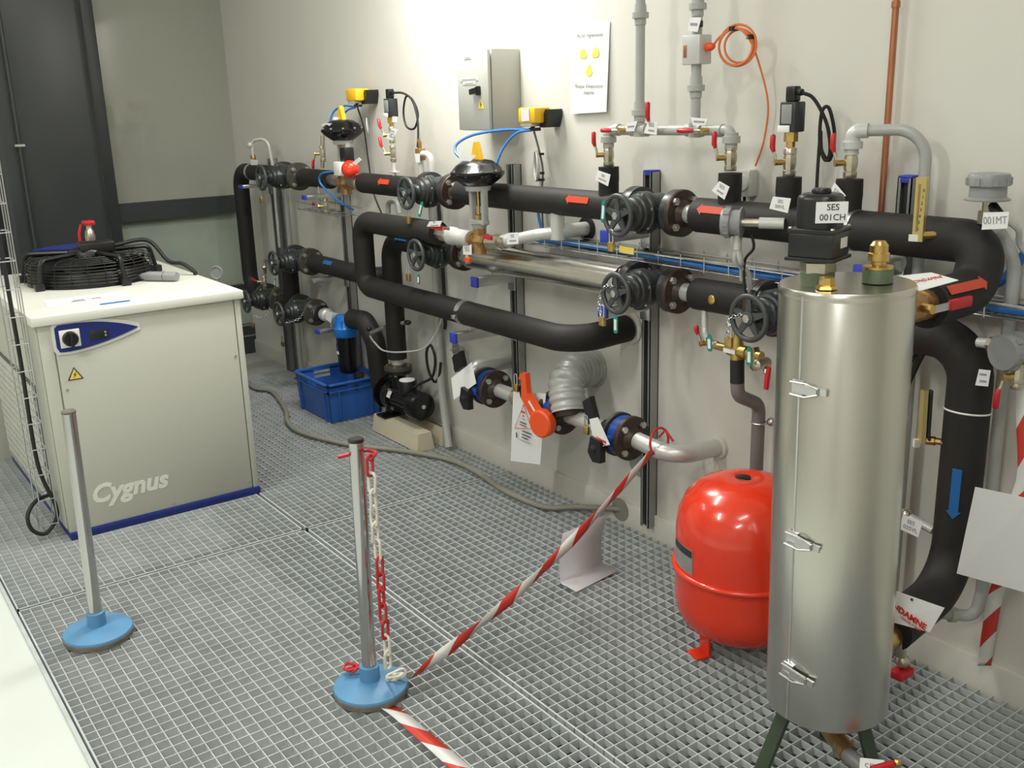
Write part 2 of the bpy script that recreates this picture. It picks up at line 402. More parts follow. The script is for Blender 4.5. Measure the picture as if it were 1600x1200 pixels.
part(fp, 'warning_bolt', MB().prism([(2.2652, -1.626, .621), (2.2652, -1.616, .634), (2.2652, -1.620, .634), (2.2652, -1.613, .646), (2.2652, -1.626, .633), (2.2652, -1.622, .633)], .0006), 'ink')
part(ch, 'lettering', text_mb('Cygnus', .098, (2.2632, -1.487, .155), (0, 1, 0), (0, 0, 1), bold=.0035, shear=.25, ext=.0005), 'chilltop')
# perforated side grille (left side, facing -y)
part(ch, 'side_panel', MB().box((1.14, -1.727, .04), (2.23, -1.722, .82)), 'chill')
gm = MB(); n = 30
for k in range(-22, 34):
    for sgn in (1, -1):
        xa = 1.20+k*.034; za, zb = .08, .56
        xb = xa+sgn*.24; lo, hi = 1.20, 2.06
        # clip
        a = [xa, za]; b = [xb, zb]
        if max(a[0], b[0]) <= lo or min(a[0], b[0]) >= hi: continue
        def cl(p, q, X): t = (X-p[0])/(q[0]-p[0]); return [X, p[1]+t*(q[1]-p[1])]
        if a[0] < lo: a = cl(a, b, lo)
        if b[0] < lo: b = cl(a, b, lo)
        if a[0] > hi: a = cl(a, b, hi)
        if b[0] > hi: b = cl(a, b, hi)
        d = Vector((b[0]-a[0], 0, b[1]-a[1]))
        if d.length > .01: gm.obox(((a[0]+b[0])/2, -1.736, (a[1]+b[1])/2), d, (0, 1, 0), d.length, .004, .006)
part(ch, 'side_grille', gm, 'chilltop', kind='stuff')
part(ch, 'grille_backing', MB().box((1.19, -1.731, .07), (2.07, -1.7275, .57)), 'iron')
# label sheet on the lid
part(ch, 'lid_label', MB().prism([(1.93, -1.63, .8628), (2.10, -1.645, .8628), (2.14, -1.345, .8628), (1.95, -1.325, .8628)], .0008), 'paper')
for x, y, a, b in ((2.045, -1.525, .05, .012), (2.020, -1.520, .04, .010), (2.030, -1.455, .035, .012)): part(ch, 'lid_mark', MB().box((x-b/2, y-a/2, .8632), (x+b/2, y+a/2, .8637)), 'ink')
part(ch, 'lid_mark', MB().box((2.165, -1.48, .8622), (2.190, -1.37, .8632)), 'hoseblue')
# axial fan on the lid
fc = Vector((1.53, -1.35, .862))
fan = part(ch, 'fan_shroud', MB().lathe(fc, (0, 0, 1), [(.255, 0), (.252, .035), (.238, .06), (.232, .06), (.232, .002), (.255, .002)], 40), 'black')
gr = MB()
for k in range(9): gr.ring(fc+Vector((0, 0, .112-.004*abs(k-5))), (0, 0, 1), .06+.021*k, .0022, 44, 6)
for k in range(7): gr.ring(fc+Vector((0, 0, .018+.013*k)), (0, 0, 1), .262-.002*k, .0022, 48, 6)
for k in range(24):
    a = 2*PI*k/24; e = Vector((math.cos(a), math.sin(a), 0))
    gr.tube([fc+e*.06+Vector((0, 0, .112)), fc+e*.23+Vector((0, 0, .108)), fc+e*.252+Vector((0, 0, .09)), fc+e*.266+Vector((0, 0, .01))], .0018, 6)
part(fan, 'fan_guard', gr, 'black')
bl = MB()
for k in range(6):
    a = 2*PI*k/6+.3; e = Vector((math.cos(a), math.sin(a), 0)); p = Vector((-math.sin(a), math.cos(a), 0))
    bl.add([fc+e*.07-p*.03+Vector((0, 0, .088)), fc+e*.07+p*.03+Vector((0, 0, .06)), fc+e*.225+p*.075+Vector((0, 0, .05)), fc+e*.225-p*.04+Vector((0, 0, .098)),
            fc+e*.07-p*.03+Vector((0, 0, .085)), fc+e*.07+p*.03+Vector((0, 0, .057)), fc+e*.225+p*.075+Vector((0, 0, .047)), fc+e*.225-p*.04+Vector((0, 0, .095))],
           [(0, 1, 2, 3), (7, 6, 5, 4), (0, 4, 5, 1), (1, 5, 6, 2), (2, 6, 7, 3), (3, 7, 4, 0)])
part(fan, 'fan_blades', bl, 'black')
part(fan, 'motor_cap', MB().lathe(fc+Vector((0, 0, .05)), (0, 0, 1), [(.08, 0), (.08, .07), (.07, .085), (0, .087)], 28), 'black')
part(fan, 'blue_cover', MB().prism([fc+Vector((math.cos(a)*r, math.sin(a)*r, .125)) for r, a in [(.08, 2.6), (.25, 2.5), (.262, 3.0), (.262, 3.5), (.25, 4.0), (.08, 3.9), (.07, 3.2)]], .012), 'navy')
part(fan, 'terminal_box', MB().bbox(fc+Vector((-.02, -.04, .118)), fc+Vector((.07, .10, .165)), .008), 'black')
for a in (-1.0, .25, 1.6, 2.9, 4.2):
    e = Vector((math.cos(a), math.sin(a), 0)); part(fan, 'fan_bracket', MB().tube(fillet([fc+e*.08+Vector((0, 0, .12)), fc+e*.26+Vector((0, 0, .12)), fc+e*.285+Vector((0, 0, .0))], .03), .010, 8).bbox(fc+e*.285+Vector((-.018, -.018, 0)), fc+e*.285+Vector((.018, .018, .03)), .004), 'black')
part(fan, 'power_cable', MB().tube(spline([fc+Vector((.03, .10, .14)), fc+Vector((.05, .24, .15)), fc+Vector((.12, .30, .06)), fc+Vector((.18, .34, .05)), fc+Vector((.22, .372, .02)), fc+Vector((.225, .38, .0))]), .009, 8), 'rubber')
# small red handled valve and gauge standing behind the fan / at the far lid edge
t = thing('drain_valve', 'small brass valve with red handle rising behind the fan', 'valve', (1.13, -1.24, .86))
part(t, 'body', MB().cyl((1.13, -1.24, .80), (1.13, -1.24, .98), .016).lathe((1.13, -1.24, .98), (0, 0, 1), [(.022, 0), (.024, .02), (.02, .045), (.012, .06)], 12), 'nickel')
part(t, 'handle', MB().bbox((1.10, -1.265, 1.055), (1.16, -1.215, 1.075), .006).tube([(1.135, -1.275, 1.06), (1.14, -1.29, 1.02), (1.14, -1.29, .985)], .006), 'red')
part(t, 'bonnet', MB().cyl((1.13, -1.24, 1.03), (1.13, -1.24, 1.056), .012), 'white')
t = thing('grey_nozzle', 'grey plastic brush nozzle lying on the chiller lid', 'nozzle', (1.79, -1.15, .862))
part(t, 'head', MB().lathe((1.865, -1.085, .882), (-.75, -.65, 0), [(.019, 0), (.021, .01), (.021, .13), (.012, .165), (.010, .185), (0, .187)], 16), 'head')
part(t, 'seam', MB().ring((1.82, -1.124, .882), (-.75, -.65, 0), .0205, .0015, 20, 6), 'iron')

# ------------------------------------------------------------------ upright wire cable tray with a cable, beside the chiller
t = thing('wire_cable_tray', 'upright galvanised wire cable tray beside the chiller corner', 'cable tray', (2.15, -1.79, 0))
tx0, tx1, ty = 2.10, 2.20, -1.80
for x, y in ((tx0, ty), (tx0, ty+.055), (tx1, ty+.055), (tx1, ty), (2.15, ty+.055)): part(t, 'upright_wire', MB().cyl((x, y, .02), (x, y, 3.19), .0023, n=6), 'zinc')
me = None
for k in range(30):
    z = .06+k*.1
    if me is None:
        o0 = part(t, 'cross_wire', MB().tube([(tx0, ty, z), (tx0, ty+.055, z), (tx1, ty+.055, z), (tx1, ty, z)], .0023, 6), 'zinc')
        me = o0
    else:
        c = o0.copy(); COL.objects.link(c); c.location = (0, 0, k*.1)
solo('tray_cable', MB().tube(spline([(2.16, -1.775, 3.19), (2.15, -1.775, 2.2), (2.155, -1.778, 1.2), (2.15, -1.775, .7), (2.165, -1.778, .3), (2.1900, -1.7434, 0.1253), (2.1900, -1.7546, 0.0627), (2.2000, -1.7981, 0.0285), (2.2000, -1.8389, 0.0559), (2.1900, -1.8444, 0.1111), (2.1600, -1.8039, 0.1500), (2.1000, -1.7379, 0.1427)], 10), .0075, 8), 'rubber', 'black power cable looping out of the upright wire tray', 'cable')

# ------------------------------------------------------------------ barrier posts, chain, tapes, paper
def post(label, x, y, h, lean, worn):
    t = thing('barrier_post', label, 'post', (x, y, 0), 'chrome barrier posts on blue discs')
    part(t, 'base_disc', MB().lathe((x, y, .016), (0, 0, 1), [(.098, 0), (.102, .006), (.100, .012), (.072, .022), (.030, .028), (0, .028)], 44), 'postblue')
    part(t, 'base_rim', MB().lathe((x, y, .001), (0, 0, 1), [(.094, 0), (.102, .004), (.103, .018), (.098, .021), (0, .021)], 44), 'rim')
    part(t, 'socket', MB().lathe((x, y, .04), (0, 0, 1), [(.028, 0), (.027, .045), (.022, .047)], 24), 'postblue')
    part(t, 'tube', MB().tube([(x, y, .04), (x+lean[0], y+lean[1], h)], .0195, 28), 'chrome')
    part(t, 'end_cap', MB().lathe((x+lean[0], y+lean[1], h-.002), (0, 0, 1), [(.0205, 0), (.0205, .006), (.017, .009), (0, .009)], 24), 'black' if worn else 'rim')
    return t
post('chrome barrier post with blue disc base in front of the chiller', 3.082, -1.827, .722, (0, .012), False)
pB = post('chrome barrier post with black cap beside the hanging chain', 3.877, -1.309, .728, (0, .011), True)
cx, cy = 3.925, -1.288
chn = thing('plastic_chain', 'red and white plastic chain hanging along the barrier post', 'chain', (cx, cy, .03))
part(chn, 'hook', MB().tube(fillet([(3.862, -1.345, .69), (3.88, -1.27, .697), (3.92, -1.262, .70), (cx, cy, .685)], .012), .005, 8), 'chainr')
lm = {}
def link(c, axis, up, m):
    up = vv(up).normalized(); a = vv(axis); a = (a-a.dot(up)*up).normalized(); u = a.cross(up); L, W = .017, .0105
    pts = []
    for k in range(20):
        an = 2*PI*k/20; e = math.sin(an); pts.append(vv(c)+u*math.cos(an)*W+up*(e*W+(L if e >= 0 else -L)))
    pts.append(pts[0]); pts = [pts[0]]+pts[1:]
    part(chn, 'link', MB().tube(pts, .0042, 8, cap=False), m)
seq = 'RWWWWWRRRRRWW'
for k, s in enumerate(seq):
    z = .672-k*.0465; a = R(20+90*(k % 2)+7*math.sin(k)); link((cx+.004*math.sin(k*1.3)+.00045*k, cy+.0008*k, z), (math.cos(a), math.sin(a), 0), (.06*math.sin(k*2.1), .03, 1), 'chainr' if s == 'R' else 'chainw')
for c, a, u_, m in (((3.936, -1.262, .062), (0, 0, 1), (1, .3, .5), 'chainw'), ((3.918, -1.250, .050), (1, 0, .3), (.2, 1, .2), 'chainw'), ((3.83, -1.325, .062), (0, .4, 1), (.5, 1, .2), 'chainr'), ((3.815, -1.335, .058), (1, 0, .5), (1, .2, .2), 'chainr')):
    link(c, a, u_, m)
def ribbon(name, label, pts, wid, nrm, per=.2, cat='tape'):
    P = spline(pts, 8); N = []; n = len(P); L = 0; mb = MB(); uv = []
    for i, p in enumerate(P):
        if i: L += (p-P[i-1]).length
        T = (P[min(i+1, n-1)]-P[max(i-1, 0)]).normalized(); q = i/(n-1)*(len(nrm)-1); j = min(int(q), len(nrm)-2)
        nn = vv(nrm[j]).lerp(vv(nrm[j+1]), q-j); b = (nn-nn.dot(T)*T).normalized()
        mb.v += [p-b*wid/2, p+b*wid/2]; uv += [(L/per, 0), (L/per, 1)]
    for i in range(n-1): mb.f.append((2*i, 2*i+1, 2*i+3, 2*i+2))
    loc = base_of([mb]); F = list(mb.f)
    o = solo(name, mb, M['tape'], label, cat, None, None, 180)
    ul = o.data.uv_layers.new(name='UVMap')
    for pl in o.data.polygons:
        for li in pl.loop_indices: ul.data[li].uv = uv[o.data.loops[li].vertex_index]
    md = o.modifiers.new('thickness', 'SOLIDIFY'); md.thickness = .0006
    return o
tp0, tp1 = vv((3.8760, -0.2550, 0.4579)), Vector((3.935, -1.218, .036))
ribbon('barrier_tape', 'red and white barrier tape stretched from pipe to post base', [tp0.lerp(tp1, k/8)-Vector((0, 0, .050*math.sin(PI*k/8))) for k in range(9)], .033,
       [(.1, .5, 1), (0, .6, 1), (.25, .3, 1), (-.25, .2, 1), (.2, .3, 1), (-.3, .3, 1), (.3, .2, 1), (-.4, .2, 1), (.6, 0, .6)], .17)
ribbon('barrier_tape', 'red and white barrier tape lying on the grating under the post base', [(3.945, -1.34, .006), (3.9870, -1.3057, 0.0040), (4.1487, -1.2981, 0.0040), (4.3122, -1.2943, 0.0040), (4.5095, -1.2884, 0.0030)], .045, [(-.3, -1, .3), (-.4, -1, 0)], .2)
tk = solo('tape_knot', MB().ring((3.8481, -0.2000, 0.4707), (1, .1, .1), .045, .004, 24, 6).tube([(3.8838, -0.2350, 0.5032), (3.9274, -0.2500, 0.5413), (3.9521, -0.2400, 0.5071)], .004, 6), 'red', 'red tape wound round the silver wall elbow', 'tape')
pf = MB(); a0, a1 = vv((3.7055, -0.5088, 0.0030)), vv((3.6768, -0.3017, 0.0030)); b0, b1 = vv((3.7768, -0.5068, 0.0030)), vv((3.7551, -0.3063, 0.0030))
prof = [(.082, .002), (.045, .003), (.012, .002), (.004, .004), (.001, .012), (-.002, .05), (.004, .11), (.018, .185)]
e = (b0-a0).normalized()
def psheet(t): return
L0, L1 = a0.lerp(b0, 0), a1.lerp(b1, 0)
rows = []
for d, h in prof: rows.append((L0+e*d+Vector((0, 0, h)), L1+e*d+Vector((0, 0, h))))
for i, (p0, p1) in enumerate(rows):
    pf.v += [p0, p1]
    if i: k = 2*i; pf.f.append((k-2, k-1, k+1, k))
fo = solo('folded_notice', pf, 'lpaper', 'white paper notice folded and standing on the grating', 'paper', sharp=35)
fo.modifiers.new('thickness', 'SOLIDIFY').thickness = .0008

# ------------------------------------------------------------------ expansion vessel
vx, vy = 4.335, -.335
t = thing('expansion_vessel', 'red enamelled expansion vessel standing on small feet', 'vessel', (vx, vy, 0))
part(t, 'shell', MB().lathe((vx, vy, .045), (0, 0, 1), [(0, 0), (.07, .003), (.130, .018), (.170, .046), (.188, .085), (.193, .125), (.193, .33), (.187, .378), (.168, .422), (.132, .455), (.08, .475), (.03, .482), (.022, .477), (0, .477)], 64), 'vessel', sharp=60)
part(t, 'seam_band', MB().ring((vx, vy, .262), (0, 0, 1), .195, .0085, 64, 10), 'vessel')
part(t, 'fill_plug', MB().lathe((vx-.005, vy-.01, .521), (0, 0, 1), [(.022, 0), (.022, .006), (.012, .008), (0, .008)], 16), 'black')
for a in (-105, 15, 135):
    ex = Vector((math.cos(R(a)), math.sin(R(a)), 0)); c = Vector((vx, vy, 0))+ex*.12
    part(t, 'foot', MB().obox(c+Vector((0, 0, .045)), ex.cross(Vector((0, 0, 1))), (0, 0, 1), .05, .09, .006).obox(c+ex*.018+Vector((0, 0, .003)), ex, ex.cross(Vector((0, 0, 1))), .05, .055, .006), 'vessel')
lb = MB(); lk = MB(); r = .1942
for (mb, z0, z1, rr) in ((lb, .278, .352, r), (lk, .328, .348, r+.0008)):
    n = 10
    for i in range(n+1):
        a = R(232+i*34/n) if mb is lb else R(234+i*31/n)
        for z in (z0, z1): mb.v.append(Vector((vx+math.cos(a)*rr, vy+math.sin(a)*rr, z)))
    for i in range(n): mb.f.append((2*i, 2*i+2, 2*i+3, 2*i+1))
pl_ = part(t, 'rating_label', lb, 'zinc', sharp=180); part(pl_, 'label_header', lk, 'ink', sharp=180)

# ------------------------------------------------------------------ stainless electric heater tank
kx, ky, kb, kt, kr = 4.862, -.645, .213, 1.180, .1335
t = thing('heater_tank', 'tall stainless steel jacketed heater tank on green legs', 'tank', (kx, ky, 0))
part(t, 'jacket', MB().lathe((kx, ky, kb), (0, 0, 1), [(0, 0), (kr-.006, .0), (kr, .006), (kr, kt-kb-.008), (kr-.003, kt-kb-.003)], 96), 'steel')
part(t, 'lid', MB().lathe((kx, ky, kt-.004), (0, 0, 1), [(kr+.001, -.014), (kr+.0015, -.002), (kr-.002, .003), (kr-.006, .003), (0, .003)], 96), 'steel')
sa = R(-91)
e = Vector((math.cos(sa), math.sin(sa), 0)); p_ = Vector((-math.sin(sa), math.cos(sa), 0))
part(t, 'seam_strip', MB().obox(Vector((kx, ky, (kb+kt)/2))+e*(kr+.0005), (0, 0, 1), p_, kt-kb-.02, .004, .002), 'zinc')
def latch(z, tilt):
    L = Matrix.Rotation(R(tilt), 3, e)
    c = Vector((kx, ky, z)); a2 = sa+R(9); e2 = Vector((math.cos(a2), math.sin(a2), 0)); q2 = Vector((-math.sin(a2), math.cos(a2), 0)); q2 = Matrix.Rotation(R(tilt), 3, e2) @ q2; u3 = e2.cross(q2)
    c = c+e2*kr
    o = part(t, 'latch', MB().obox(c+e2*.003-q2*.022, q2, u3, .024, .030, .006).obox(c+e2*.009+q2*.006, q2, u3, .036, .018, .007).obox(c+e2*.005+q2*.034, q2, u3, .018, .014, .006), 'zinc')
    part(o, 'latch_bail', MB().tube([c+e2*.013-q2*.034+u3*.013, c+e2*.015+q2*.0+u3*.014, c+e2*.011+q2*.026+u3*.006, c+e2*.011+q2*.026-u3*.006, c+e2*.015-u3*.014, c+e2*.013-q2*.034-u3*.013], .0022, 6), 'bolt')
for z, tl in ((.985, 0), (.655, -6), (.343, -10)): latch(z, tl)
for a in (-118, 2, 122):
    ex = Vector((math.cos(R(a)), math.sin(R(a)), 0)); c = Vector((kx, ky, 0)); tx = ex.cross(Vector((0, 0, 1)))
    part(t, 'leg', MB().add([c+ex*q+tx*w+Vector((0, 0, z)) for q, z in ((.088, kb+.004), (.165, 0)) for w in (-.022, .022) for q in (q-.004, q+.004)],
        [(0, 1, 3, 2), (4, 6, 7, 5), (0, 4, 5, 1), (2, 3, 7, 6), (0, 2, 6, 4), (1, 5, 7, 3)]).obox(c+ex*.175+Vector((0, 0, .004)), ex, tx, .05, .04, .006), 'dgreen')
# sockets and fittings on the lid
part(t, 'heater_collar', MB().lathe((kx-.034, ky-.050, 1.181), (0, 0, 1), [(.034, -.002), (.034, .024), (.030, .026)], 24), 'gcollar')
part(t, 'heater_nut', MB().lathe((kx-.034, ky-.050, 1.181), (0, 0, 1), [(.036, .024), (.036, .044), (.030, .048)], 6), 'nickel')
part(t, 'plug', MB().lathe((kx+.016, ky-.085, 1.181), (0, 0, 1), [(.022, .0), (.020, .006), (.015, .008), (.015, .022), (0, .022)], 6), 'brass')
part(t, 'valve_collar', MB().lathe((kx+.046, ky+.036, 1.181), (0, 0, 1), [(.030, 0), (.030, .025), (.028, .028), (0, .028)], 28), 'gcollar')
av = part(t, 'air_valve', MB().lathe((kx+.046, ky+.036, 1.181), (0, 0, 1), [(.030, .028), (.030, .033), (.015, .035), (.015, .042), (.021, .044), (.021, .058), (.018, .060), (.018, .074), (.016, .076), (.012, .082), (0, .082)], 18), 'brass')
part(t, 'side_stub', MB().cyl((kx, ky+.11, 1.10), (kx, ky+.165, 1.10), .030, n=24), 'zinc')
t.rotation_mode = 'AXIS_ANGLE'; t.rotation_axis_angle = (R(.8), .815, -.58, 0)
# heater terminal box
hx, hy = kx-.046, ky-.062
hb = thing('terminal_box', 'black heater terminal box on top of the steel tank', 'box', (hx, hy, 1.207)); hb.scale = (.93,)*3
rot = Matrix.Rotation(R(0), 3, 'Z')
part(hb, 'lower_box', MB().bbox((hx-.05, hy-.05, 1.212), (hx+.05, hy+.05, 1.268), .006), 'black')
part(hb, 'flange', MB().bbox((hx-.054, hy-.054, 1.207), (hx+.054, hy+.054, 1.215), .002), 'black')
def sup(r, z, n=40, p=3.2):
    return [Vector((hx+r*math.copysign(abs(math.cos(2*PI*k/n))**(2/p), math.cos(2*PI*k/n)), hy+r*math.copysign(abs(math.sin(2*PI*k/n))**(2/p), math.sin(2*PI*k/n)), z)) for k in range(n)]
cvr = MB().bbox((hx-.052, hy-.052, 1.266), (hx+.052, hy+.052, 1.276), .003); lv = [(.045, 1.272), (.0445, 1.335), (.042, 1.343), (.036, 1.347)]
k0 = len(cvr.v)
for r, z in lv: cvr.v += sup(r, z)
for i in range(3):
    for k in range(40): cvr.f.append((k0+i*40+k, k0+i*40+(k+1) % 40, k0+(i+1)*40+(k+1) % 40, k0+(i+1)*40+k))
cvr.f.append(tuple(range(k0+120, k0+160)))
part(hb, 'cover', cvr, 'black')
part(hb, 'knob', MB().lathe((hx, hy, 1.347), (0, 0, 1), [(.020, 0), (.021, .006), (.018, .011), (0, .011)], 20), 'black')
for sx, sy in ((1, -1), (-1, -1), (1, 1)): part(hb, 'screw', MB().lathe((hx+sx*.046, hy+sy*.046, 1.276), (0, 0, 1), [(.005, 0), (.004, .003), (0, .003)], 10), 'bolt')
part(hb, 'rating_plate', MB().obox((hx+.0508, hy+.012, 1.244), (0, 1, 0), (0, 0, 1), .036, .022, .001), 'white')
la = R(-55); ln = Vector((math.cos(la), math.sin(la), 0)); lu = Vector((-math.sin(la), math.cos(la), 0)); lc = Vector((hx, hy, 1.312))+ln*.0545+lu*.010
lbp = part(hb, 'label_plate', MB().obox(lc, lu, (0, 0, 1), .066, .044, .0012), 'paper')
part(lbp, 'lettering', text_mb('SES', .0185, lc+ln*.001+Vector((0, 0, .0105))+lu*.002, lu, (0, 0, 1)), 'ink')
part(lbp, 'lettering', text_mb('001CH', .0185, lc+ln*.001+Vector((0, 0, -.0105))+lu*.002, lu, (0, 0, 1)), 'ink')
hb.rotation_euler = (0, 0, R(16)); hb.location.z += .022
card('warning_card', 'white card with red lettering lying on the tank outlet valve', [(4.8723, -0.5200, 1.1770), (4.9205, -0.4700, 1.1848), (4.9823, -0.4700, 1.1763), (4.9401, -0.5400, 1.1575)], ['CONDAMNE'], 'card', 'rink', .014)

# ------------------------------------------------------------------ main insulated pipe runs
U = -.14
def run(label, pts, r, rad, m='foam', name='insulated_pipe', n=24, cat='pipe', group=None):
    t = thing(name, label, cat, vv(pts[0]), group); part(t, 'pipe_wall', MB().tube(fillet(pts, rad, 10), r, n), m, sharp=50); return t
p1 = run('black insulated riser pipe with elbow at the far left corner', [(.47, U, .487), (.22, U, .487), (.22, U, 1.203), (.80, U, 1.203)], .046, .10)
part(p1, 'clamp', MB().cyl((.40, U, 1.203), (.425, U, 1.203), .0475, n=24), 'zinc')
p2 = run('short black insulated pipe right of the topmost left valve', [(1.12, U, 1.203), (1.44, U, 1.203)], .046, .05)
p3 = run('black insulated pipe with red arrow left of the middle valve', [(1.79, U, 1.203), (2.34, U, 1.203)], .047, .05)
p4 = run('long black insulated upper pipe with red arrow at its right end', [(2.63, U, 1.204), (3.62, U, 1.206)], .048, .05)
p5 = run('black insulated pipe curving round into the tank outlet valve', [(3.945, U, 1.206), (4.845, U, 1.206), (4.85, U-.03, 1.10), (4.868, -.395, 1.098)], .052, [.085, .07])
part(p5, 'clamp', MB().cyl((4.475, U, 1.206), (4.505, U, 1.206), .0535, n=28).bbox((4.478, U-.068, 1.19), (4.502, U-.05, 1.20), .002), 'zinc')
pm = run('black insulated pipe with blue arrow right of the left handwheel valve', [(1.16, U, .757), (1.815, U, .757), (1.815, -.03, .757)], .046, .065)
p6 = run('long black pipe loop in front, dropping and bending into the wall', [(2.64, -.262, 1.05), (1.98, -.262, 1.05), (1.98, -.262, .752), (3.489, -.265, .752), (3.489, -.02, .762)], .048, [.080, .062, .13])
part(p6, 'clamp', MB().cyl((2.80, -.261, .752), (2.83, -.261, .752), .0505, n=24).bbox((2.803, -.325, .735), (2.827, -.308, .75), .002), 'zinc')
part(p6, 'wall_collar', MB().lathe((3.489, -.004, .762), (0, -1, 0), [(.062, 0), (.060, .006), (.05, .006)], 28), 'wall')
part(p6, 'yellow_mark', MB().ring((2.60, -.26, .752), (1, 0, 0), .0485, .0015, 10, 6, R(150), R(215)), 'yink')
p8 = run('black riser from the pump with a blue arrow at its elbow', [(1.985, -.125, .385), (1.985, -.125, .957), (2.39, U, .957)], .046, .10)
p9 = run('short black pipe between the filter valve and the left riser', [(.915, U, .757), (.83, U, .757), (.83, U, .44)], .046, .06)
part(p9, 'header', MB().cyl((.68, U, .483), (.90, U, .483), .040, n=20), 'foam')
p10 = run('black bent suction pipe from the blue filter down to the pump', [(1.57, U, .515), (1.70, U, .525), (1.80, U, .44), (1.80, -.125, .195), (1.86, -.125, .195)], .050, [.06, .09, .05])
p11 = run('short black insulated pipe with a brass plug beside the steel tank', [(3.945, U, .965), (4.165, U, .968)], .049, .05)
part(p11, 'brass_plug', MB().lathe((4.0539, -0.1870, 0.9683), (0, -1, 0), [(.014, 0), (.014, .008), (.011, .010), (0, .010)], 16), 'brass')
p12 = run('thick black pipe dropping down the wall behind the steel tank', [(4.44, U, .968), (4.845, U, .968), (4.845, U, .34), (4.868, -.42, .315)], .052, [.10, .13])
part(p12, 'tie', MB().ring((4.845, U, .80), (0, .1, 1), .0525, .0025, 28, 6), 'white')
jk = run('bright aluminium jacketed pipe between two dark valves', [(2.67, U, .957), (3.61, U, .962)], .055, .05, 'alu', 'jacketed_pipe', 40)
for x in (2.69, 3.58): part(jk, 'end_band', MB().cyl((x, U, .957), (x+.02, U, .957), .0565, n=32), 'zinc')

def arrow(par, c, L, d, up, m, off):
    c, d, up = vv(c), vv(d).normalized(), vv(up).normalized(); n = d.cross(up)
    h = .011
    pts = [c+d*(-L/2)-up*h, c+d*(L/2-.02)-up*h, c+d*(L/2-.02)-up*h*1.6, c+d*L/2, c+d*(L/2-.02)+up*h*1.6, c+d*(L/2-.02)+up*h, c+d*(-L/2)+up*h]
    part(par, 'arrow_sticker', MB().prism(pts, .0016), m)
def on_pipe(x, y, z, r, ang): return (x, y-math.cos(R(ang))*(r+.0012), z+math.sin(R(ang))*(r+.0012))
def up_at(ang): return (0, math.sin(R(ang)), math.cos(R(ang)))
arrow(p3, on_pipe(2.06, U, 1.203, .047, 25), .10, (-1, 0, 0), up_at(25), 'arrowred', 0)
arrow(p4, on_pipe(3.42, U, 1.206, .048, 22), .12, (-1, 0, 0), up_at(22), 'arrowred', 0)
arrow(p5, on_pipe(4.03, U, 1.206, .052, 28), .10, (-1, 0, 0), up_at(28), 'arrowred', 0)
arrow(pm, on_pipe(1.40, U, .757, .046, 40), .10, (-1, 0, 0), up_at(40), 'arrowblue', 0)
arrow(p8, on_pipe(2.17, -.133, .957, .046, 30), .11, (-1, 0, 0), up_at(30), 'arrowblue', 0)
# arrow on the tank outlet leg (pipe runs along y) and on the dropping pipe
arrow(p5, (4.868+.040, -.30, 1.099+.034), .15, (0, 1, 0), (.62, 0, -.78), 'arrowred', 0)
arrow(p12, (4.845+.018, U-.0505, .60), .13, (0, 0, -1), (-1, -.3, 0), 'arrowblue', 0)

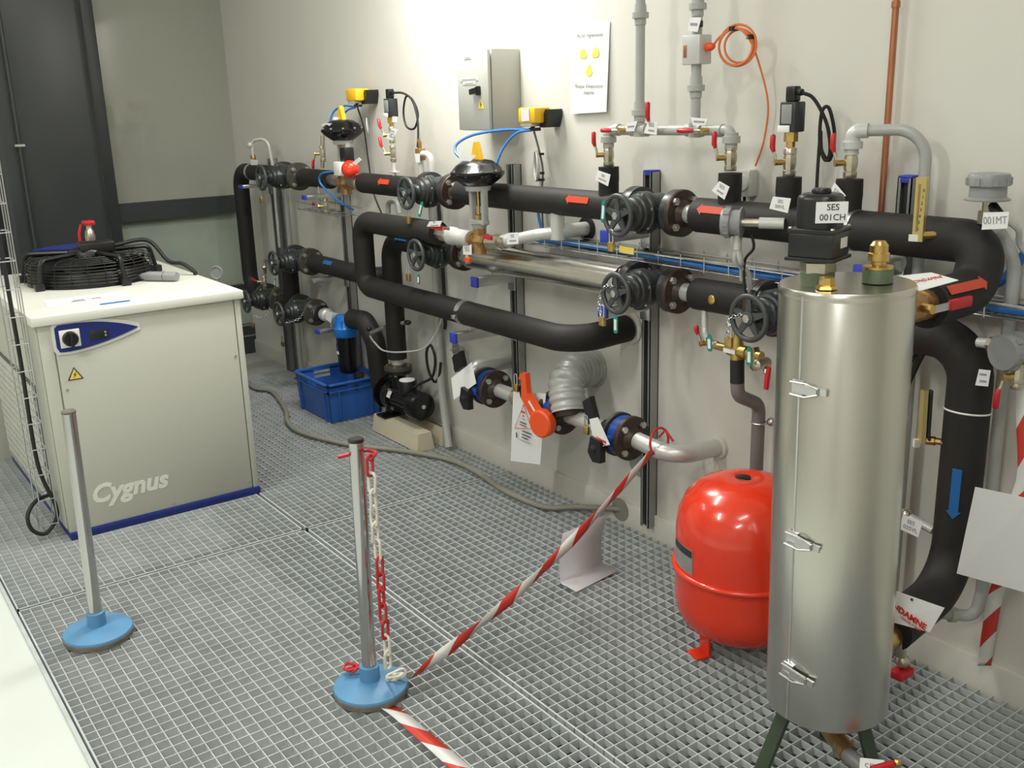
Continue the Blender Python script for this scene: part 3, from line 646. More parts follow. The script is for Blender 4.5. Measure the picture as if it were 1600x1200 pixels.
# ------------------------------------------------------------------ gate valves
def make_gate():
    t = thing('gate_valve', '', 'valve', (0, 0, 0), 'flanged gate valves with handwheels')
    b = MB().lathe((-.095, 0, 0), (1, 0, 0), [(.072, 0), (.072, .020), (.048, .024), (.042, .045), (.054, .07), (.058, .095), (.054, .12), (.042, .145), (.048, .166), (.072, .170), (.072, .19)], 36)
    b.lathe((0, 0, 0), (0, -1, 0), [(.056, 0), (.056, .046), (.066, .050), (.066, .064)], 32)
    part(t, 'valve_body', b, 'iron')
    for s in (-1, 1):
        part(t, 'pipe_flange', MB().lathe((s*.0965, 0, 0), (s, 0, 0), [(.0725, 0), (.0725, .015), (.070, .018), (.042, .019), (.034, .028), (.031, .036)], 40), 'brown')
        part(t, 'pipe_stub', MB().cyl((s*.13, 0, 0), (s*.165, 0, 0), .0285, n=20), 'silver')
    nut = None
    for s in (-1, 1):
        for k in range(4):
            a = R(45+90*k); y, z = math.cos(a)*.0550, math.sin(a)*.0550
            part(t, 'bolt', MB().cyl((s*.073, y, z), (s*.124, y, z), .0120, n=6).cyl((s*.070, y, z), (s*.126, y, z), .006, n=8), 'bolt')
    bo = part(t, 'bonnet', MB().lathe((0, -.066, 0), (0, -1, 0), [(.066, 0), (.066, .014), (.060, .017), (.056, .034), (.050, .038), (.050, .046), (.046, .052), (.034, .056), (.030, .064), (.034, .066), (.034, .074), (.020, .076), (.018, .084)], 30), 'iron')
    for k in range(6):
        a = R(60*k+15); part(bo, 'bonnet_bolt', MB().cyl((math.cos(a)*.060, -.047, math.sin(a)*.060), (math.cos(a)*.060, -.085, math.sin(a)*.060), .0055, n=6), 'bolt')
    part(t, 'stem', MB().cyl((0, -.145, 0), (0, -.184, 0), .0075, n=12).lathe((0, -.178, 0), (0, -1, 0), [(.012, 0), (.012, .006), (.006, .007), (0, .009)], 6), 'bolt')
    hw = MB().ring((0, -.170, 0), (0, 1, 0), .060, .0078, 36, 10).lathe((0, -.160, 0), (0, -1, 0), [(.019, 0), (.019, .018), (.015, .020)], 20)
    for k in range(5):
        a = R(90+72*k); e = Vector((math.cos(a), 0, math.sin(a))); q = Vector((-math.sin(a), 0, math.cos(a))); c = Vector((0, -.170, 0))
        hw.add([c+e*.014-q*.011+Vector((0, -.004, 0)), c+e*.014+q*.011+Vector((0, -.004, 0)), c+e*.057+q*.006+Vector((0, -.004, 0)), c+e*.057-q*.006+Vector((0, -.004, 0)),
                c+e*.014-q*.011+Vector((0, .004, 0)), c+e*.014+q*.011+Vector((0, .004, 0)), c+e*.057+q*.006+Vector((0, .004, 0)), c+e*.057-q*.006+Vector((0, .004, 0))],
               [(0, 1, 2, 3), (7, 6, 5, 4), (0, 4, 5, 1), (1, 5, 6, 2), (2, 6, 7, 3), (3, 7, 4, 0)])
    part(t, 'handwheel', hw, 'wheel')
    return t
gv = make_gate(); gv.location = (3.768, U, 1.206); gv['label'] = 'dark gate valve with a yellow tag at the right end of the upper pipe'
OL = {'pipe_flange': 'olive'}
for loc, lb_, sw in (((.965, U, 1.203), 'topmost gate valve beside the far left riser elbow', OL), ((2.48, U, 1.204), 'gate valve behind the large black diaphragm actuator', None),
   ((2.532, U, .957), 'gate valve at the left end of the aluminium jacketed pipe', None), ((3.760, U, .963), 'gate valve at the right end of the aluminium jacketed pipe', None),
   ((1.02, U, .757), 'gate valve at the left end of the long lower pipe', OL), ((.56, U, .485), 'lowest gate valve nearest the back wall', OL),
   ((1.03, U, .483), 'low gate valve next to the blue filter', OL), ((4.30, U, .968), 'gate valve with its handwheel in front of the steel tank edge', None)):
    dup(gv, loc, lb_, swap=sw)

# padlocks, chains and key tags hanging from the handwheels
def padlock(c, label, m='brass'):
    c = vv(c); t = thing('padlock', label, 'padlock', c-Vector((0, 0, .03)), 'padlocks on the valves')
    part(t, 'lock_body', MB().bbox(c+Vector((-.013, -.006, -.030)), c+Vector((.013, .006, 0)), .003), m)
    part(t, 'shackle', MB().tube(fillet([c+Vector((-.008, 0, -.002)), c+Vector((-.008, 0, .038)), c+Vector((.008, 0, .038)), c+Vector((.008, 0, -.002))], .007), .0025, 6), 'zinc')
    return t
for px, lb_ in (((3.7440, -0.3150, 1.1238), 'brass padlock under the handwheel carrying the yellow tag'), ((3.6969, -0.3120, 0.8791), 'brass padlock under the handwheel right of the jacketed pipe'), ((2.4875, -0.3100, 1.1117), 'brass padlock under the middle upper handwheel'),
   ((2.4606, -0.3100, 0.8708), 'brass padlock under the handwheel left of the jacketed pipe'), ((0.9373, -0.3100, 1.1014), 'brass padlock under the topmost left handwheel'), ((0.6251, -0.3100, 0.3744), 'brass padlock under the lowest far left handwheel'), ((0.4190, -0.0550, 0.1796), 'brass padlock hanging low beside the wall strut'), ((4.2224, -0.3000, 0.9001), 'brass padlock by the handwheel next to the steel tank')): padlock(px, lb_)
def keytag(a, b, label, m='tagteal'):
    a, b = vv(a), vv(b); t = thing('key_tag', label, 'tag', b, 'teal key tags on the valves'); d = (b-a); L = d.length; u = d.normalized(); s = Vector((1, 0, 0)); s = (s-s.dot(u)*u).normalized()
    w_ = .0095; n = u.cross(s)
    part(t, 'tag_body', MB().prism([a+u*.004+s*w_*.6, a+s*0, a+u*.004-s*w_*.6, a+u*.012-s*w_, b-s*w_, b-s*w_*.5+u*.006, b+s*w_*.5+u*.006, b+s*w_, a+u*.012+s*w_], .003), m)
    part(t, 'tag_paper', MB().obox((a+b)/2+u*.006-Vector((0, .002, 0)), s, u, w_*1.1, L*.62, .001), 'paper')
for a, b, lb_ in (((3.7114, -0.3150, 1.2514), (3.7050, -0.3150, 1.1860), 'teal key tag on the handwheel with the yellow tag'), ((3.7648, -0.3150, 0.8983), (3.7648, -0.3150, 0.8426), 'teal key tag hanging from the handwheel right of the jacketed pipe'), ((2.6144, -0.3150, 1.1794), (2.5839, -0.3150, 1.1242), 'teal key tag on the middle upper handwheel'),
   ((2.5537, -0.3150, 0.8824), (2.5498, -0.3150, 0.8448), 'teal key tag under the handwheel left of the jacketed pipe'), ((4.0870, -0.2350, 0.8762), (4.0911, -0.2350, 0.8303), 'teal key tag at the red tap below the plugged pipe'), ((4.2885, -0.2900, 0.8845), (4.2908, -0.2900, 0.8358), 'teal key tag beside the brass mixing valve'), ((1.0023, -0.3000, 0.6756), (0.9834, -0.3000, 0.6314), 'small teal key tag under the left handwheel')): keytag(a, b, lb_)
keytag((4.3618, -0.3000, 0.8442), (4.3584, -0.3000, 0.8256), 'white and black key tag under a red tap beside the steel tank', 'black')
solo('yellow_tag', MB().obox((3.7980, -0.3000, 1.1017), (1, 0, -.02), (0, 0, 1), .066, .020, .003), 'yink', 'yellow tag lying across the blue cables', 'tag')
def smallchain(pts, label, m='zinc'):
    P = spline(pts, 6); t = thing('lock_chain', label, 'chain', P[0], 'steel lock chains'); L = 0; tot = sum((P[i+1]-P[i]).length for i in range(len(P)-1)); k = 0; seg = 0; acc = 0
    d = 0.
    mb = MB(); i = 0
    while d < tot and i < len(P)-1:
        sl = (P[i+1]-P[i]).length
        if acc+sl < d: acc += sl; i += 1; continue
        T = (P[i+1]-P[i]).normalized(); c = P[i]+T*(d-acc); u, v, _ = frame(T); ax_ = u if k % 2 else v
        part(t, 'link', MB().ring(c, ax_, .0055, .0014, 10, 5), m); d += .0105; k += 1
    return t
smallchain([(0.6488, -0.3000, 0.4141), (0.6826, -0.2800, 0.4052), (0.6338, -0.2200, 0.4152), (0.6404, -0.2000, 0.4473)], 'thin steel chain on the lowest far left handwheel')
smallchain([(1.0560, -0.3100, 0.4322), (1.0999, -0.2800, 0.4452), (1.1157, -0.2300, 0.4614), (1.1269, -0.2100, 0.4919)], 'thin steel chain on the low handwheel by the filter')
smallchain([(3.7528, -0.3150, 0.9864), (3.7132, -0.3150, 0.9792), (3.6914, -0.3150, 0.9475), (3.6849, -0.3150, 0.9091), (3.6972, -0.3150, 0.8838)], 'thin steel chain on the handwheel right of the jacketed pipe')
smallchain([(4.2813, -0.3150, 0.9751), (4.2497, -0.3150, 0.9649), (4.2319, -0.3150, 0.9441), (4.2218, -0.3050, 0.9100)], 'thin steel chain on the handwheel by the steel tank')

# ------------------------------------------------------------------ diaphragm control valves
def make_ctrl():
    t = thing('control_valve', '', 'control valve', (0, 0, 0), 'diaphragm control valves')
    part(t, 'valve_body', MB().lathe((-.055, 0, 0), (1, 0, 0), [(.030, 0), (.030, .018), (.024, .02), (.034, .045), (.036, .055), (.034, .065), (.024, .09), (.030, .092), (.030, .11)], 8).lathe((0, 0, .02), (0, 0, -1), [(.030, 0), (.032, .03), (.026, .05), (.028, .068), (0, .070)], 18).cyl((0, 0, .02), (0, 0, .05), .026, n=8), 'bronze')
    part(t, 'yoke', MB().bbox((-.048, -.012, .075), (-.030, .012, .205), .003).bbox((.030, -.012, .075), (.048, .012, .205), .003).bbox((-.048, -.016, .062), (.048, .016, .080), .004).lathe((0, 0, .045), (0, 0, 1), [(.024, 0), (.034, .02), (.040, .022)], 18).lathe((0, 0, .188), (0, 0, 1), [(.046, 0), (.048, .006), (.05, .018)], 22), 'grey')
    part(t, 'stem', MB().cyl((0, 0, .06), (0, 0, .19), .006, n=10).lathe((0, 0, .075), (0, 0, 1), [(.016, 0), (.016, .022), (.010, .026)], 8), 'brass')
    cs = part(t, 'diaphragm_case', MB().lathe((0, 0, .200), (0, 0, 1), [(.030, 0), (.055, .008), (.088, .032), (.100, .046), (.102, .050), (.102, .058), (.098, .060), (.080, .082), (.055, .098), (.03, .103), (0, .104)], 48), 'gloss')
    for k in range(10):
        a = 2*PI*k/10+.2; part(cs, 'rim_bolt', MB().cyl((math.cos(a)*.094, math.sin(a)*.094, .243), (math.cos(a)*.094, math.sin(a)*.094, .266), .005, n=6), 'bolt')
    part(t, 'yellow_pointer', MB().prism([(-.030, 0, .298), (.034, 0, .296), (.008, 0, .366), (-.004, 0, .366)], .02), 'yellow')
    part(t, 'boss', MB().lathe((-.02, -.02, .300), (0, 0, 1), [(.014, 0), (.013, .010), (.006, .014), (0, .014)], 14), 'white')
    return t
cv = make_ctrl(); cv.location = (2.92, -.252, 1.046); cv['label'] = 'control valve with large black diaphragm actuator and yellow top, nearest'
cv2 = dup(cv, (1.605, U, 1.190), 'smaller looking far control valve with black diaphragm and red lamp')
part(cv2, 'inline_spigot', MB().cyl((1.44, U, 1.203), (1.56, U, 1.203), .028, n=16), 'nickel')
part(cv2, 'inline_union', MB().cyl((1.65, U, 1.203), (1.80, U, 1.203), .030, n=16).lathe((1.74, U, 1.203), (1, 0, 0), [(.032, 0), (.042, .01), (.042, .04), (.034, .05)], 18), 'nickel')
part(cv2, 'positioner', MB().bbox((1.655, U-.05, 1.30), (1.715, U-.0, 1.365), .006), 'black')
rl = part(cv2, 'red_lamp', MB().lathe((1.745, U-.03, 1.268), (.45, -.85, .0), [(.038, 0), (.041, .012), (.041, .03), (.034, .045), (.014, .055), (0, .056)], 20), 'vessel')
part(cv2, 'lamp_base', MB().bbox((1.63, U-.075, 1.235), (1.70, U-.01, 1.30), .005), 'white')
card('valve_tag', 'white tag on top of the red lamp', [(1.8209, -0.2100, 1.2987), (1.8949, -0.2100, 1.3267), (1.9182, -0.2100, 1.3159), (1.8581, -0.2100, 1.2912)])
card('actuator_plate', 'white plate on the near actuator dome', [(2.8597, -0.3100, 1.3475), (2.9177, -0.3100, 1.3652), (3.0066, -0.3100, 1.3674), (2.9633, -0.3100, 1.3458)])
card('actuator_plate', 'white plate on the far actuator dome', [(1.5406, -0.2200, 1.4678), (1.5916, -0.2200, 1.4797), (1.6661, -0.2200, 1.4767), (1.6228, -0.2200, 1.4621)])
# line of fittings through the near control valve
t = thing('fitting_line', 'grey fittings joining the front pipe loop to the near control valve', 'pipe', (2.64, -.26, 1.04))
part(t, 'union', MB().lathe((2.63, -.262, 1.05), (1, 0, 0), [(.024, 0), (.024, .04), (.030, .042), (.030, .075), (.024, .078), (.024, .09)], 8), 'nickel')
part(t, 'reducer', MB().lathe((2.72, -.258, 1.048), (1, 0, 0), [(.030, 0), (.036, .005), (.036, .03), (.031, .04), (.031, .15)], 22), 'lgrey')
part(t, 'red_lever', MB().obox((2.7038, -0.3100, 1.0848), (1, 0, -.05), (0, 0, 1), .075, .018, .010), 'red')
part(t, 'lever_bar', MB().obox((2.7631, -0.3000, 1.0837), (1, 0, -.02), (0, 0, 1), .04, .012, .004), 'nickel')
part(t, 'right_union', MB().lathe((2.975, -.252, 1.046), (.98, .14, .06), [(.026, 0), (.026, .04), (.030, .042), (.030, .07), (.024, .072), (.024, .10)], 8), 'nickel')
t = thing('grey_branch_pipe', 'light grey branch pipe from control valve to the wall', 'pipe', (3.05, -.235, 1.05))
part(t, 'sloping_pipe', MB().tube(fillet([(3.05, -.238, 1.052), (3.19, -.185, 1.085), (3.255, -.14, 1.098)], .04), .021, 18).lathe((3.05, -.238, 1.052), (.87, .4, .25), [(.026, 0), (.026, .04)], 18), 'lgrey')
part(t, 'tee', MB().cyl((3.255, -.14, 1.17), (3.255, -.14, 1.07), .026, n=20).tube(fillet([(3.255, -.14, 1.10), (3.255, -.10, 1.096), (3.255, -.002, 1.096)], .02), .026, 20), 'lgrey')
part(t, 'wall_collar', MB().lathe((3.255, -.001, 1.096), (0, -1, 0), [(.045, 0), (.043, .008), (.028, .008)], 24), 'rubber')
for px, lb_ in (([(2.6691, -0.3200, 1.1056), (2.7651, -0.3200, 1.1154), (2.7442, -0.3200, 1.0915), (2.6475, -0.3200, 1.0838)], 'white tag over the red lever left of the control valve'), ([(3.1559, -0.2900, 1.0989), (3.2222, -0.2900, 1.1068), (3.2204, -0.2900, 1.0660), (3.1499, -0.2900, 1.0571)], 'square white tag right of the near control valve')): card('valve_tag', lb_, px, ['SES', '-'])
t = thing('ball_valve', 'red handled drain tap under the near control valve', 'valve', (2.8540, -0.2700, 0.9700), 'small ball valves with red levers')
part(t, 'drop_pipe', MB().cyl((2.8582, -0.2600, 1.0510), (2.8396, -0.2600, 0.9799), .010, n=12), 'lgrey'); part(t, 'tap_body', MB().lathe((2.8448, -0.2600, 0.9904), (0, 0, -1), [(.012, 0), (.015, .01), (.015, .03), (.010, .04)], 12), 'nickel')
part(t, 'red_lever', MB().obox((2.8890, -0.2900, 0.9736), (1, 0, 0), (0, 0, 1), .034, .016, .010), 'orange')
card('valve_tag', 'small white tag above the drain tap', [(2.8311, -0.2730, 1.0251), (2.8940, -0.2730, 1.0311), (2.8912, -0.2730, 0.9916), (2.8326, -0.2730, 0.9856)], ['SES'])
t = thing('red_lever_valve', 'red lever on the bronze body of the near control valve', 'valve', (3.0435, -0.3000, 1.0739))
part(t, 'lever', MB().obox((3.0435, -0.3000, 1.0739), (1, 0, -.05), (0, 0, 1), .05, .014, .009), 'red'); part(t, 'bar', MB().obox((3.1051, -0.3000, 1.0770), (1, 0, -.02), (0, 0, 1), .05, .010, .004), 'nickel')

# ------------------------------------------------------------------ small ball valves, built along an axis
def ball_valve(c, ax_, out, hd, label, L=.07, r=.014, m='nickel', g='red', hl=.075):
    c, a, o, h = vv(c), vv(ax_).normalized(), vv(out).normalized(), vv(hd).normalized()
    t = thing('ball_valve', label, 'valve', c, 'small ball valves with red levers')
    part(t, 'valve_body', MB().lathe(c-a*L/2, a, [(r*1.0, 0), (r*1.1, .002), (r*1.1, L*.20), (r*.95, L*.22), (r*1.08, L*.36), (r*1.12, L*.5), (r*1.08, L*.66), (r*.95, L*.76), (r*1.1, L*.78), (r*1.1, L-.002), (r*1.0, L)], 8), m)
    part(t, 'stem', MB().cyl(c+o*r, c+o*(r+.020), .008, n=10).cyl(c+o*(r+.020), c+o*(r+.026), .0095, n=6), 'brass')
    q = c+o*(r+.021); s = h.cross(o)
    part(t, 'lever_bar', MB().tube([q, q+h*.018+o*.004, q+h*.034+o*.010], .0042, 6), 'nickel')
    part(t, 'red_grip', MB().tube([q+h*.028+o*.008, q+h*.040+o*.012, q+h*(hl-.004)+o*.012, q+h*hl+o*.012], [.005, .0075, .0075, .004], 8), g)
    return t
OUT = (-.55, -.83, 0)
# pipe tree above the upper pipe
def sleeve(c0, c1, label):
    t = thing('foam_sleeve', label, 'sleeve', c0); part(t, 'sleeve_wall', MB().tube([c0, vv(c0).lerp(vv(c1), .45), vv(c0).lerp(vv(c1), .6), c1], [.034, .034, .035, .034], 20), 'foam'); return t
zS = 1.335
sleeve((3.533, U, 1.235), (3.533, U, zS), 'black foam sleeve under the left tap of the pipe tree')
sleeve((4.064, U, 1.235), (4.064, U, zS), 'black foam sleeve under the right tap of the pipe tree')
sleeve((4.276, U, 1.235), (4.276, U, zS-.003), 'black foam sleeve under the near pressure transmitter')
sleeve((4.470, U, 1.235), (4.470, U, zS), 'black foam sleeve under the curved grey vent pipe')
ball_valve((3.533, U, 1.374), (0, 0, 1), OUT, (0, 0, 1), 'upright tap with red lever at the left leg of the pipe tree', .075, .016)
ball_valve((4.064, U, 1.378), (0, 0, 1), OUT, (0, 0, 1), 'upright tap with red lever at the right leg of the pipe tree', .075, .016)
ball_valve((4.276, U, 1.372), (0, 0, 1), OUT, (0, 0, 1), 'upright tap with red lever below the near pressure transmitter', .075, .016)
ball_valve((4.470, U, 1.376), (0, 0, 1), OUT, (0, 0, 1), 'upright tap with red lever below the curved grey vent pipe', .075, .016)
t = thing('pipe_tree', 'grey pipe bridge with two risers standing on two taps', 'pipe', (3.533, U, 1.41))
part(t, 'bridge', MB().tube(fillet([(3.533, U, 1.41), (3.533, U, 1.452), (4.064, U, 1.455), (4.064, U, 1.41)], .035, 8), .0155, 18), 'grey')
for x, z in ((3.533, 1.412), (4.064, 1.418)): part(t, 'union_nut', MB().lathe((x, U, z), (0, 0, 1), [(.018, -.012), (.018, 0), (.026, .001), (.026, .020), (.020, .022), (.020, .03)], 20), 'grey')
for x in (3.575, 4.02): part(t, 'elbow_collar', MB().cyl((x-.012, U, 1.4535), (x+.012, U, 1.4535), .019, n=18), 'grey')
for x, lo in ((3.681, 1.455), (3.921, 1.455)):
    rr = part(t, 'riser', MB().cyl((x, U, lo), (x, U, 3.19), .0150, n=18).cyl((x, U, lo-.022), (x, U, lo+.02), .020, n=18), 'grey')
    for z in ((1.507, 1.795) if x < 3.8 else (1.575, 1.80)): part(rr, 'coupling', MB().lathe((x, U, z-.028), (0, 0, 1), [(.018, 0), (.018, .018), (.026, .019), (.026, .036), (.019, .037), (.018, .06)], 18), 'grey')
part(t, 'tee', MB().cyl((3.645, U, 1.4535), (3.717, U, 1.4535), .020, n=18), 'grey'); part(t, 'tee', MB().cyl((3.89, U, 1.455), (3.952, U, 1.455), .020, n=18), 'grey')
ball_valve((3.625, U, 1.454), (1, 0, 0), (0, -1, 0), (-1, 0, .0), 'tap with level red lever at the left of the pipe bridge', .06, .014)
ball_valve((3.775, U, 1.454), (1, 0, 0), (-.2, -1, 0), (0, 0, 1), 'tap with upright red lever in the middle of the pipe bridge', .06, .014, hl=.085)
ball_valve((3.985, U, 1.455), (1, 0, 0), (0, -1, 0), (-1, 0, 0), 'tap with level red lever at the right of the pipe bridge', .06, .014, hl=.09)
for px, lb_, tx in (([(3.6560, -0.1700, 1.4764), (3.7031, -0.1700, 1.4822), (3.6887, -0.1700, 1.4512), (3.6501, -0.1700, 1.4509)], 'white tag left of the pipe bridge tee', ['-']), ([(3.7626, -0.1800, 1.4824), (3.8047, -0.1800, 1.4786), (3.7998, -0.1800, 1.4408), (3.7431, -0.1800, 1.4461)], 'white tag in the middle of the pipe bridge', ['SES', '-']), ([(3.9406, -0.1800, 1.4929), (4.0091, -0.1800, 1.4872), (3.9997, -0.1800, 1.4694), (3.9516, -0.1800, 1.4693)], 'white tag under the flow switch riser', ['-']),
   ([(3.5360, -0.1900, 1.3268), (3.5992, -0.1900, 1.3149), (3.5866, -0.1900, 1.2776), (3.5228, -0.1900, 1.2953)], 'white tag on the left foam sleeve', ['SES', '-']), ([(4.0782, -0.2000, 1.3164), (4.1174, -0.2000, 1.3021), (4.0996, -0.2000, 1.2653), (4.0497, -0.2000, 1.2879)], 'tilted white tag on the right foam sleeve', ['SES', '-']),
   ([(4.2821, -0.2100, 1.2853), (4.3422, -0.2100, 1.2837), (4.3339, -0.2100, 1.2445), (4.2707, -0.2100, 1.2521)], 'white tag on the foam sleeve left of the terminal box', ['SES', '200VL']), ([(4.4612, -0.1900, 1.3294), (4.4983, -0.1900, 1.2976), (4.4759, -0.1900, 1.2867), (4.4475, -0.1900, 1.3013)], 'tilted white tag behind the terminal box', ['SES']),
   ([(3.9205, -0.1700, 1.7696), (3.9656, -0.1700, 1.7660), (3.9519, -0.1700, 1.7275), (3.9114, -0.1700, 1.7338)], 'white tag at the top of the flow switch riser', ['-'])): card('valve_tag', lb_, px, tx)
# flow switch on the right riser with its coiled orange cable
t = thing('flow_switch', 'grey flow switch block on the right hand riser', 'sensor', (3.921, U, 1.64))
part(t, 'switch_block', MB().bbox((3.886, U-.026, 1.640), (3.956, U+.026, 1.722), .004), 'lgrey')
part(t, 'scale_window', MB().bbox((3.894, U-.028, 1.66), (3.906, U-.025, 1.695), .001), 'copper')
part(t, 'collar', MB().cyl((3.921, U, 1.722), (3.921, U, 1.76), .012, n=14).bbox((3.925, U-.02, 1.742), (3.945, U, 1.760), .002), 'black')
oc = thing('orange_cable', 'orange cable coiled beside the flow switch and running down', 'cable', (4.0, -.08, 1.35))
part(oc, 'plug', MB().lathe((3.956, U, 1.685), (1, .1, .1), [(.008, 0), (.012, .006), (.012, .02), (.007, .03)], 12), 'orange')
for k, (dr, dz) in enumerate(((0, 0), (.006, .004), (-.005, .002))):
    part(oc, 'coil', MB().ring((4.033+.002*k, -.10+.006*k, 1.683+dz), (-.35, 1, .05), .050+dr, .0035, 40, 6), 'ocable')
part(oc, 'tail', MB().tube(spline([(3.975, -.13, 1.69), (3.985, -.11, 1.715), (4.03, -.10, 1.735), (4.075, -.09, 1.70), (4.085, -.05, 1.62), (4.10, -.03, 1.52), (4.085, -.025, 1.42), (4.062, -.03, 1.348)]), .0033, 6), 'ocable')
for a in (30, 100): part(oc, 'tie', MB().obox((4.033-math.cos(R(a))*.05*-.94, -.10+math.cos(R(a))*.018, 1.683+math.sin(R(a))*.05), (0, 0, 1), (1, 0, 0), .012, .014, .02), 'rubber')
t = thing('junction_box', 'small pale plastic junction box on the wall behind a foam sleeve', 'box', (4.0213, -0.0200, 1.2696))
c = vv((4.0215, -0.0220, 1.3020)); part(t, 'box_body', MB().bbox(c+Vector((-.022, -.022, -.045)), c+Vector((.03, .021, .035)), .006), 'lgrey'); part(t, 'cover', MB().lathe(c+Vector((.008, -.02, -.004)), (0, -1, 0), [(.024, 0), (.022, .008), (0, .010)], 20), 'lgrey')
part(t, 'gland', MB().cyl(c+Vector((-.005, 0, -.045)), c+Vector((-.005, 0, -.065)), .005, n=8), 'rubber')
# pressure transmitters
def transmitter(x, y, z, label, loop, s=1.):
    t = thing('pressure_transmitter', label, 'sensor', (x, y, z), 'pressure transmitters with angled plugs')
    part(t, 'brass_nut', MB().lathe((x, y, z), (0, 0, 1), [(.012, -.014), (.012, 0), (.019, .001), (.019, .026), (.014, .028)], 6), 'brass')
    part(t, 'housing', MB().bbox((x-.026, y-.020, z+.026), (x+.026, y+.024, z+.105), .004), 'iron')
    part(t, 'face_plate', MB().bbox((x-.018, y-.0225, z+.048), (x+.016, y-.0195, z+.098), .001), 'head')
    part(t, 'label_plate', MB().bbox((x-.028, y-.024, z+.026), (x+.012, y-.021, z+.044), .001), 'paper')
    part(t, 'plug', MB().bbox((x-.014, y-.014, z+.105), (x+.016, y+.014, z+.145), .004).cyl((x+.01, y, z+.132), (x+.030, y, z+.128), .009, n=12), 'black')
    part(t, 'cable', MB().tube(spline(loop, 8), .0048, 8), 'rubber')
    return t
ball_z = 1.415
transmitter(4.276, U, 1.425, 'pressure transmitter with black plug right of the pipe tree', [(4.305, U, 1.553), (4.330, -.12, 1.535), (4.352, -.09, 1.47), (4.352, -.07, 1.40), (4.338, -.07, 1.375), (4.325, -.08, 1.42), (4.330, -.085, 1.50), (4.345, -.075, 1.51), (4.356, -.06, 1.44), (4.345, -.06, 1.375), (4.325, -.07, 1.40), (4.318, -.07, 1.45), (4.315, -.07, 1.35), (4.316, -.07, 1.25)])
transmitter(2.088, U, 1.475, 'pressure transmitter with looped cable above the far upper pipe', [(2.118, U, 1.603), (2.17, -.12, 1.60), (2.215, -.10, 1.57), (2.235, -.09, 1.51), (2.20, -.09, 1.452), (2.15, -.10, 1.46), (2.13, -.10, 1.52), (2.16, -.10, 1.585), (2.21, -.10, 1.57), (2.245, -.10, 1.50), (2.262, -.11, 1.42), (2.268, -.12, 1.375)])
part(thing('pipe_nipple', 'thin grey pipe under the far pressure transmitter', 'pipe', (2.088, U, 1.24)), 'pipe_wall', MB().cyl((2.088, U, 1.235), (2.088, U, 1.31), .010, n=12).bbox((2.055, U-.012, 1.262), (2.12, U+.012, 1.268), .002), 'lgrey')
ball_valve((2.088, U, 1.345), (0, 0, 1), OUT, (-.3, 0, 1), 'lower of two red lever taps below the far transmitter', .07, .013)
ball_valve((2.088, U, 1.425), (0, 0, 1), OUT, (-.3, 0, 1), 'upper of two red lever taps below the far transmitter', .07, .013)
card('valve_tag', 'white tag between the two far red lever taps', [(2.1833, -0.1900, 1.4569), (2.2323, -0.1900, 1.4491), (2.1767, -0.1900, 1.4032), (2.1212, -0.1900, 1.4133)], ['SES'])
card('valve_tag', 'small white square tag on the far pressure transmitter', [(2.1536, -0.1700, 1.5044), (2.1926, -0.1700, 1.5042), (2.1898, -0.1700, 1.4802), (2.1506, -0.1700, 1.4802)])
t = thing('brass_safety_valve', 'brass fitting and grey bend on a thin riser behind the upper pipe', 'valve', (2.2541, -0.1000, 1.2647))
a = vv((2.2725, -0.1100, 1.3337))
part(t, 'riser', MB().cyl((a.x, a.y, 1.22), (a.x, a.y, a.z-.01), .013, n=14), 'lgrey'); part(t, 'tee', MB().bbox(a+Vector((-.018, -.016, -.015)), a+Vector((.018, .016, .035)), .003), 'bronze')
part(t, 'spindle', MB().cyl(a+Vector((-.006, 0, .035)), a+Vector((-.006, 0, .075)), .009, n=8).cyl(a+Vector((.008, 0, .035)), a+Vector((.008, 0, .065)), .005, n=8), 'brass')
part(t, 'bend', MB().tube(fillet([a+Vector((.012, 0, .012)), a+Vector((.065, .01, .012)), a+Vector((.068, .012, -.045)), a+Vector((.068, .012, -.12))], .03), .014, 14), 'lgrey')
card('valve_tag', 'narrow white tag on the brass fitting behind the upper pipe', [(2.2762, -0.1400, 1.3488), (2.3191, -0.1400, 1.3498), (2.3152, -0.1400, 1.3124), (2.2830, -0.1400, 1.3114)])
# curved vent pipe right, copper pipe, riser struts
t = thing('vent_pipe', 'grey vent pipe curving over and down the wall to the floor', 'pipe', (4.47, U, 1.41))
part(t, 'pipe_wall', MB().tube(fillet([(4.47, U, 1.455), (4.628, -.06, 1.458), (4.628, -.05, 1.0), (4.632, -.05, .0)], [.075, .2], 12), .0145, 16), 'grey')
part(t, 'elbow', MB().tube(fillet([(4.470, U, 1.41), (4.470, U, 1.455), (4.505, U+.015, 1.456)], .025), .019, 16), 'lgrey'); part(t, 'union_nut', MB().lathe((4.470, U, 1.410), (0, 0, 1), [(.018, -.014), (.018, 0), (.027, .001), (.027, .018), (.020, .022)], 20), 'lgrey')
solo('copper_pipe', MB().cyl((4.494, -.03, .98), (4.494, -.03, 3.19), .0085, n=14).cyl((4.494, -.03, 1.75), (4.494, -.03, 1.765), .011, n=14), 'copper', 'thin copper pipe running up the wall', 'pipe')
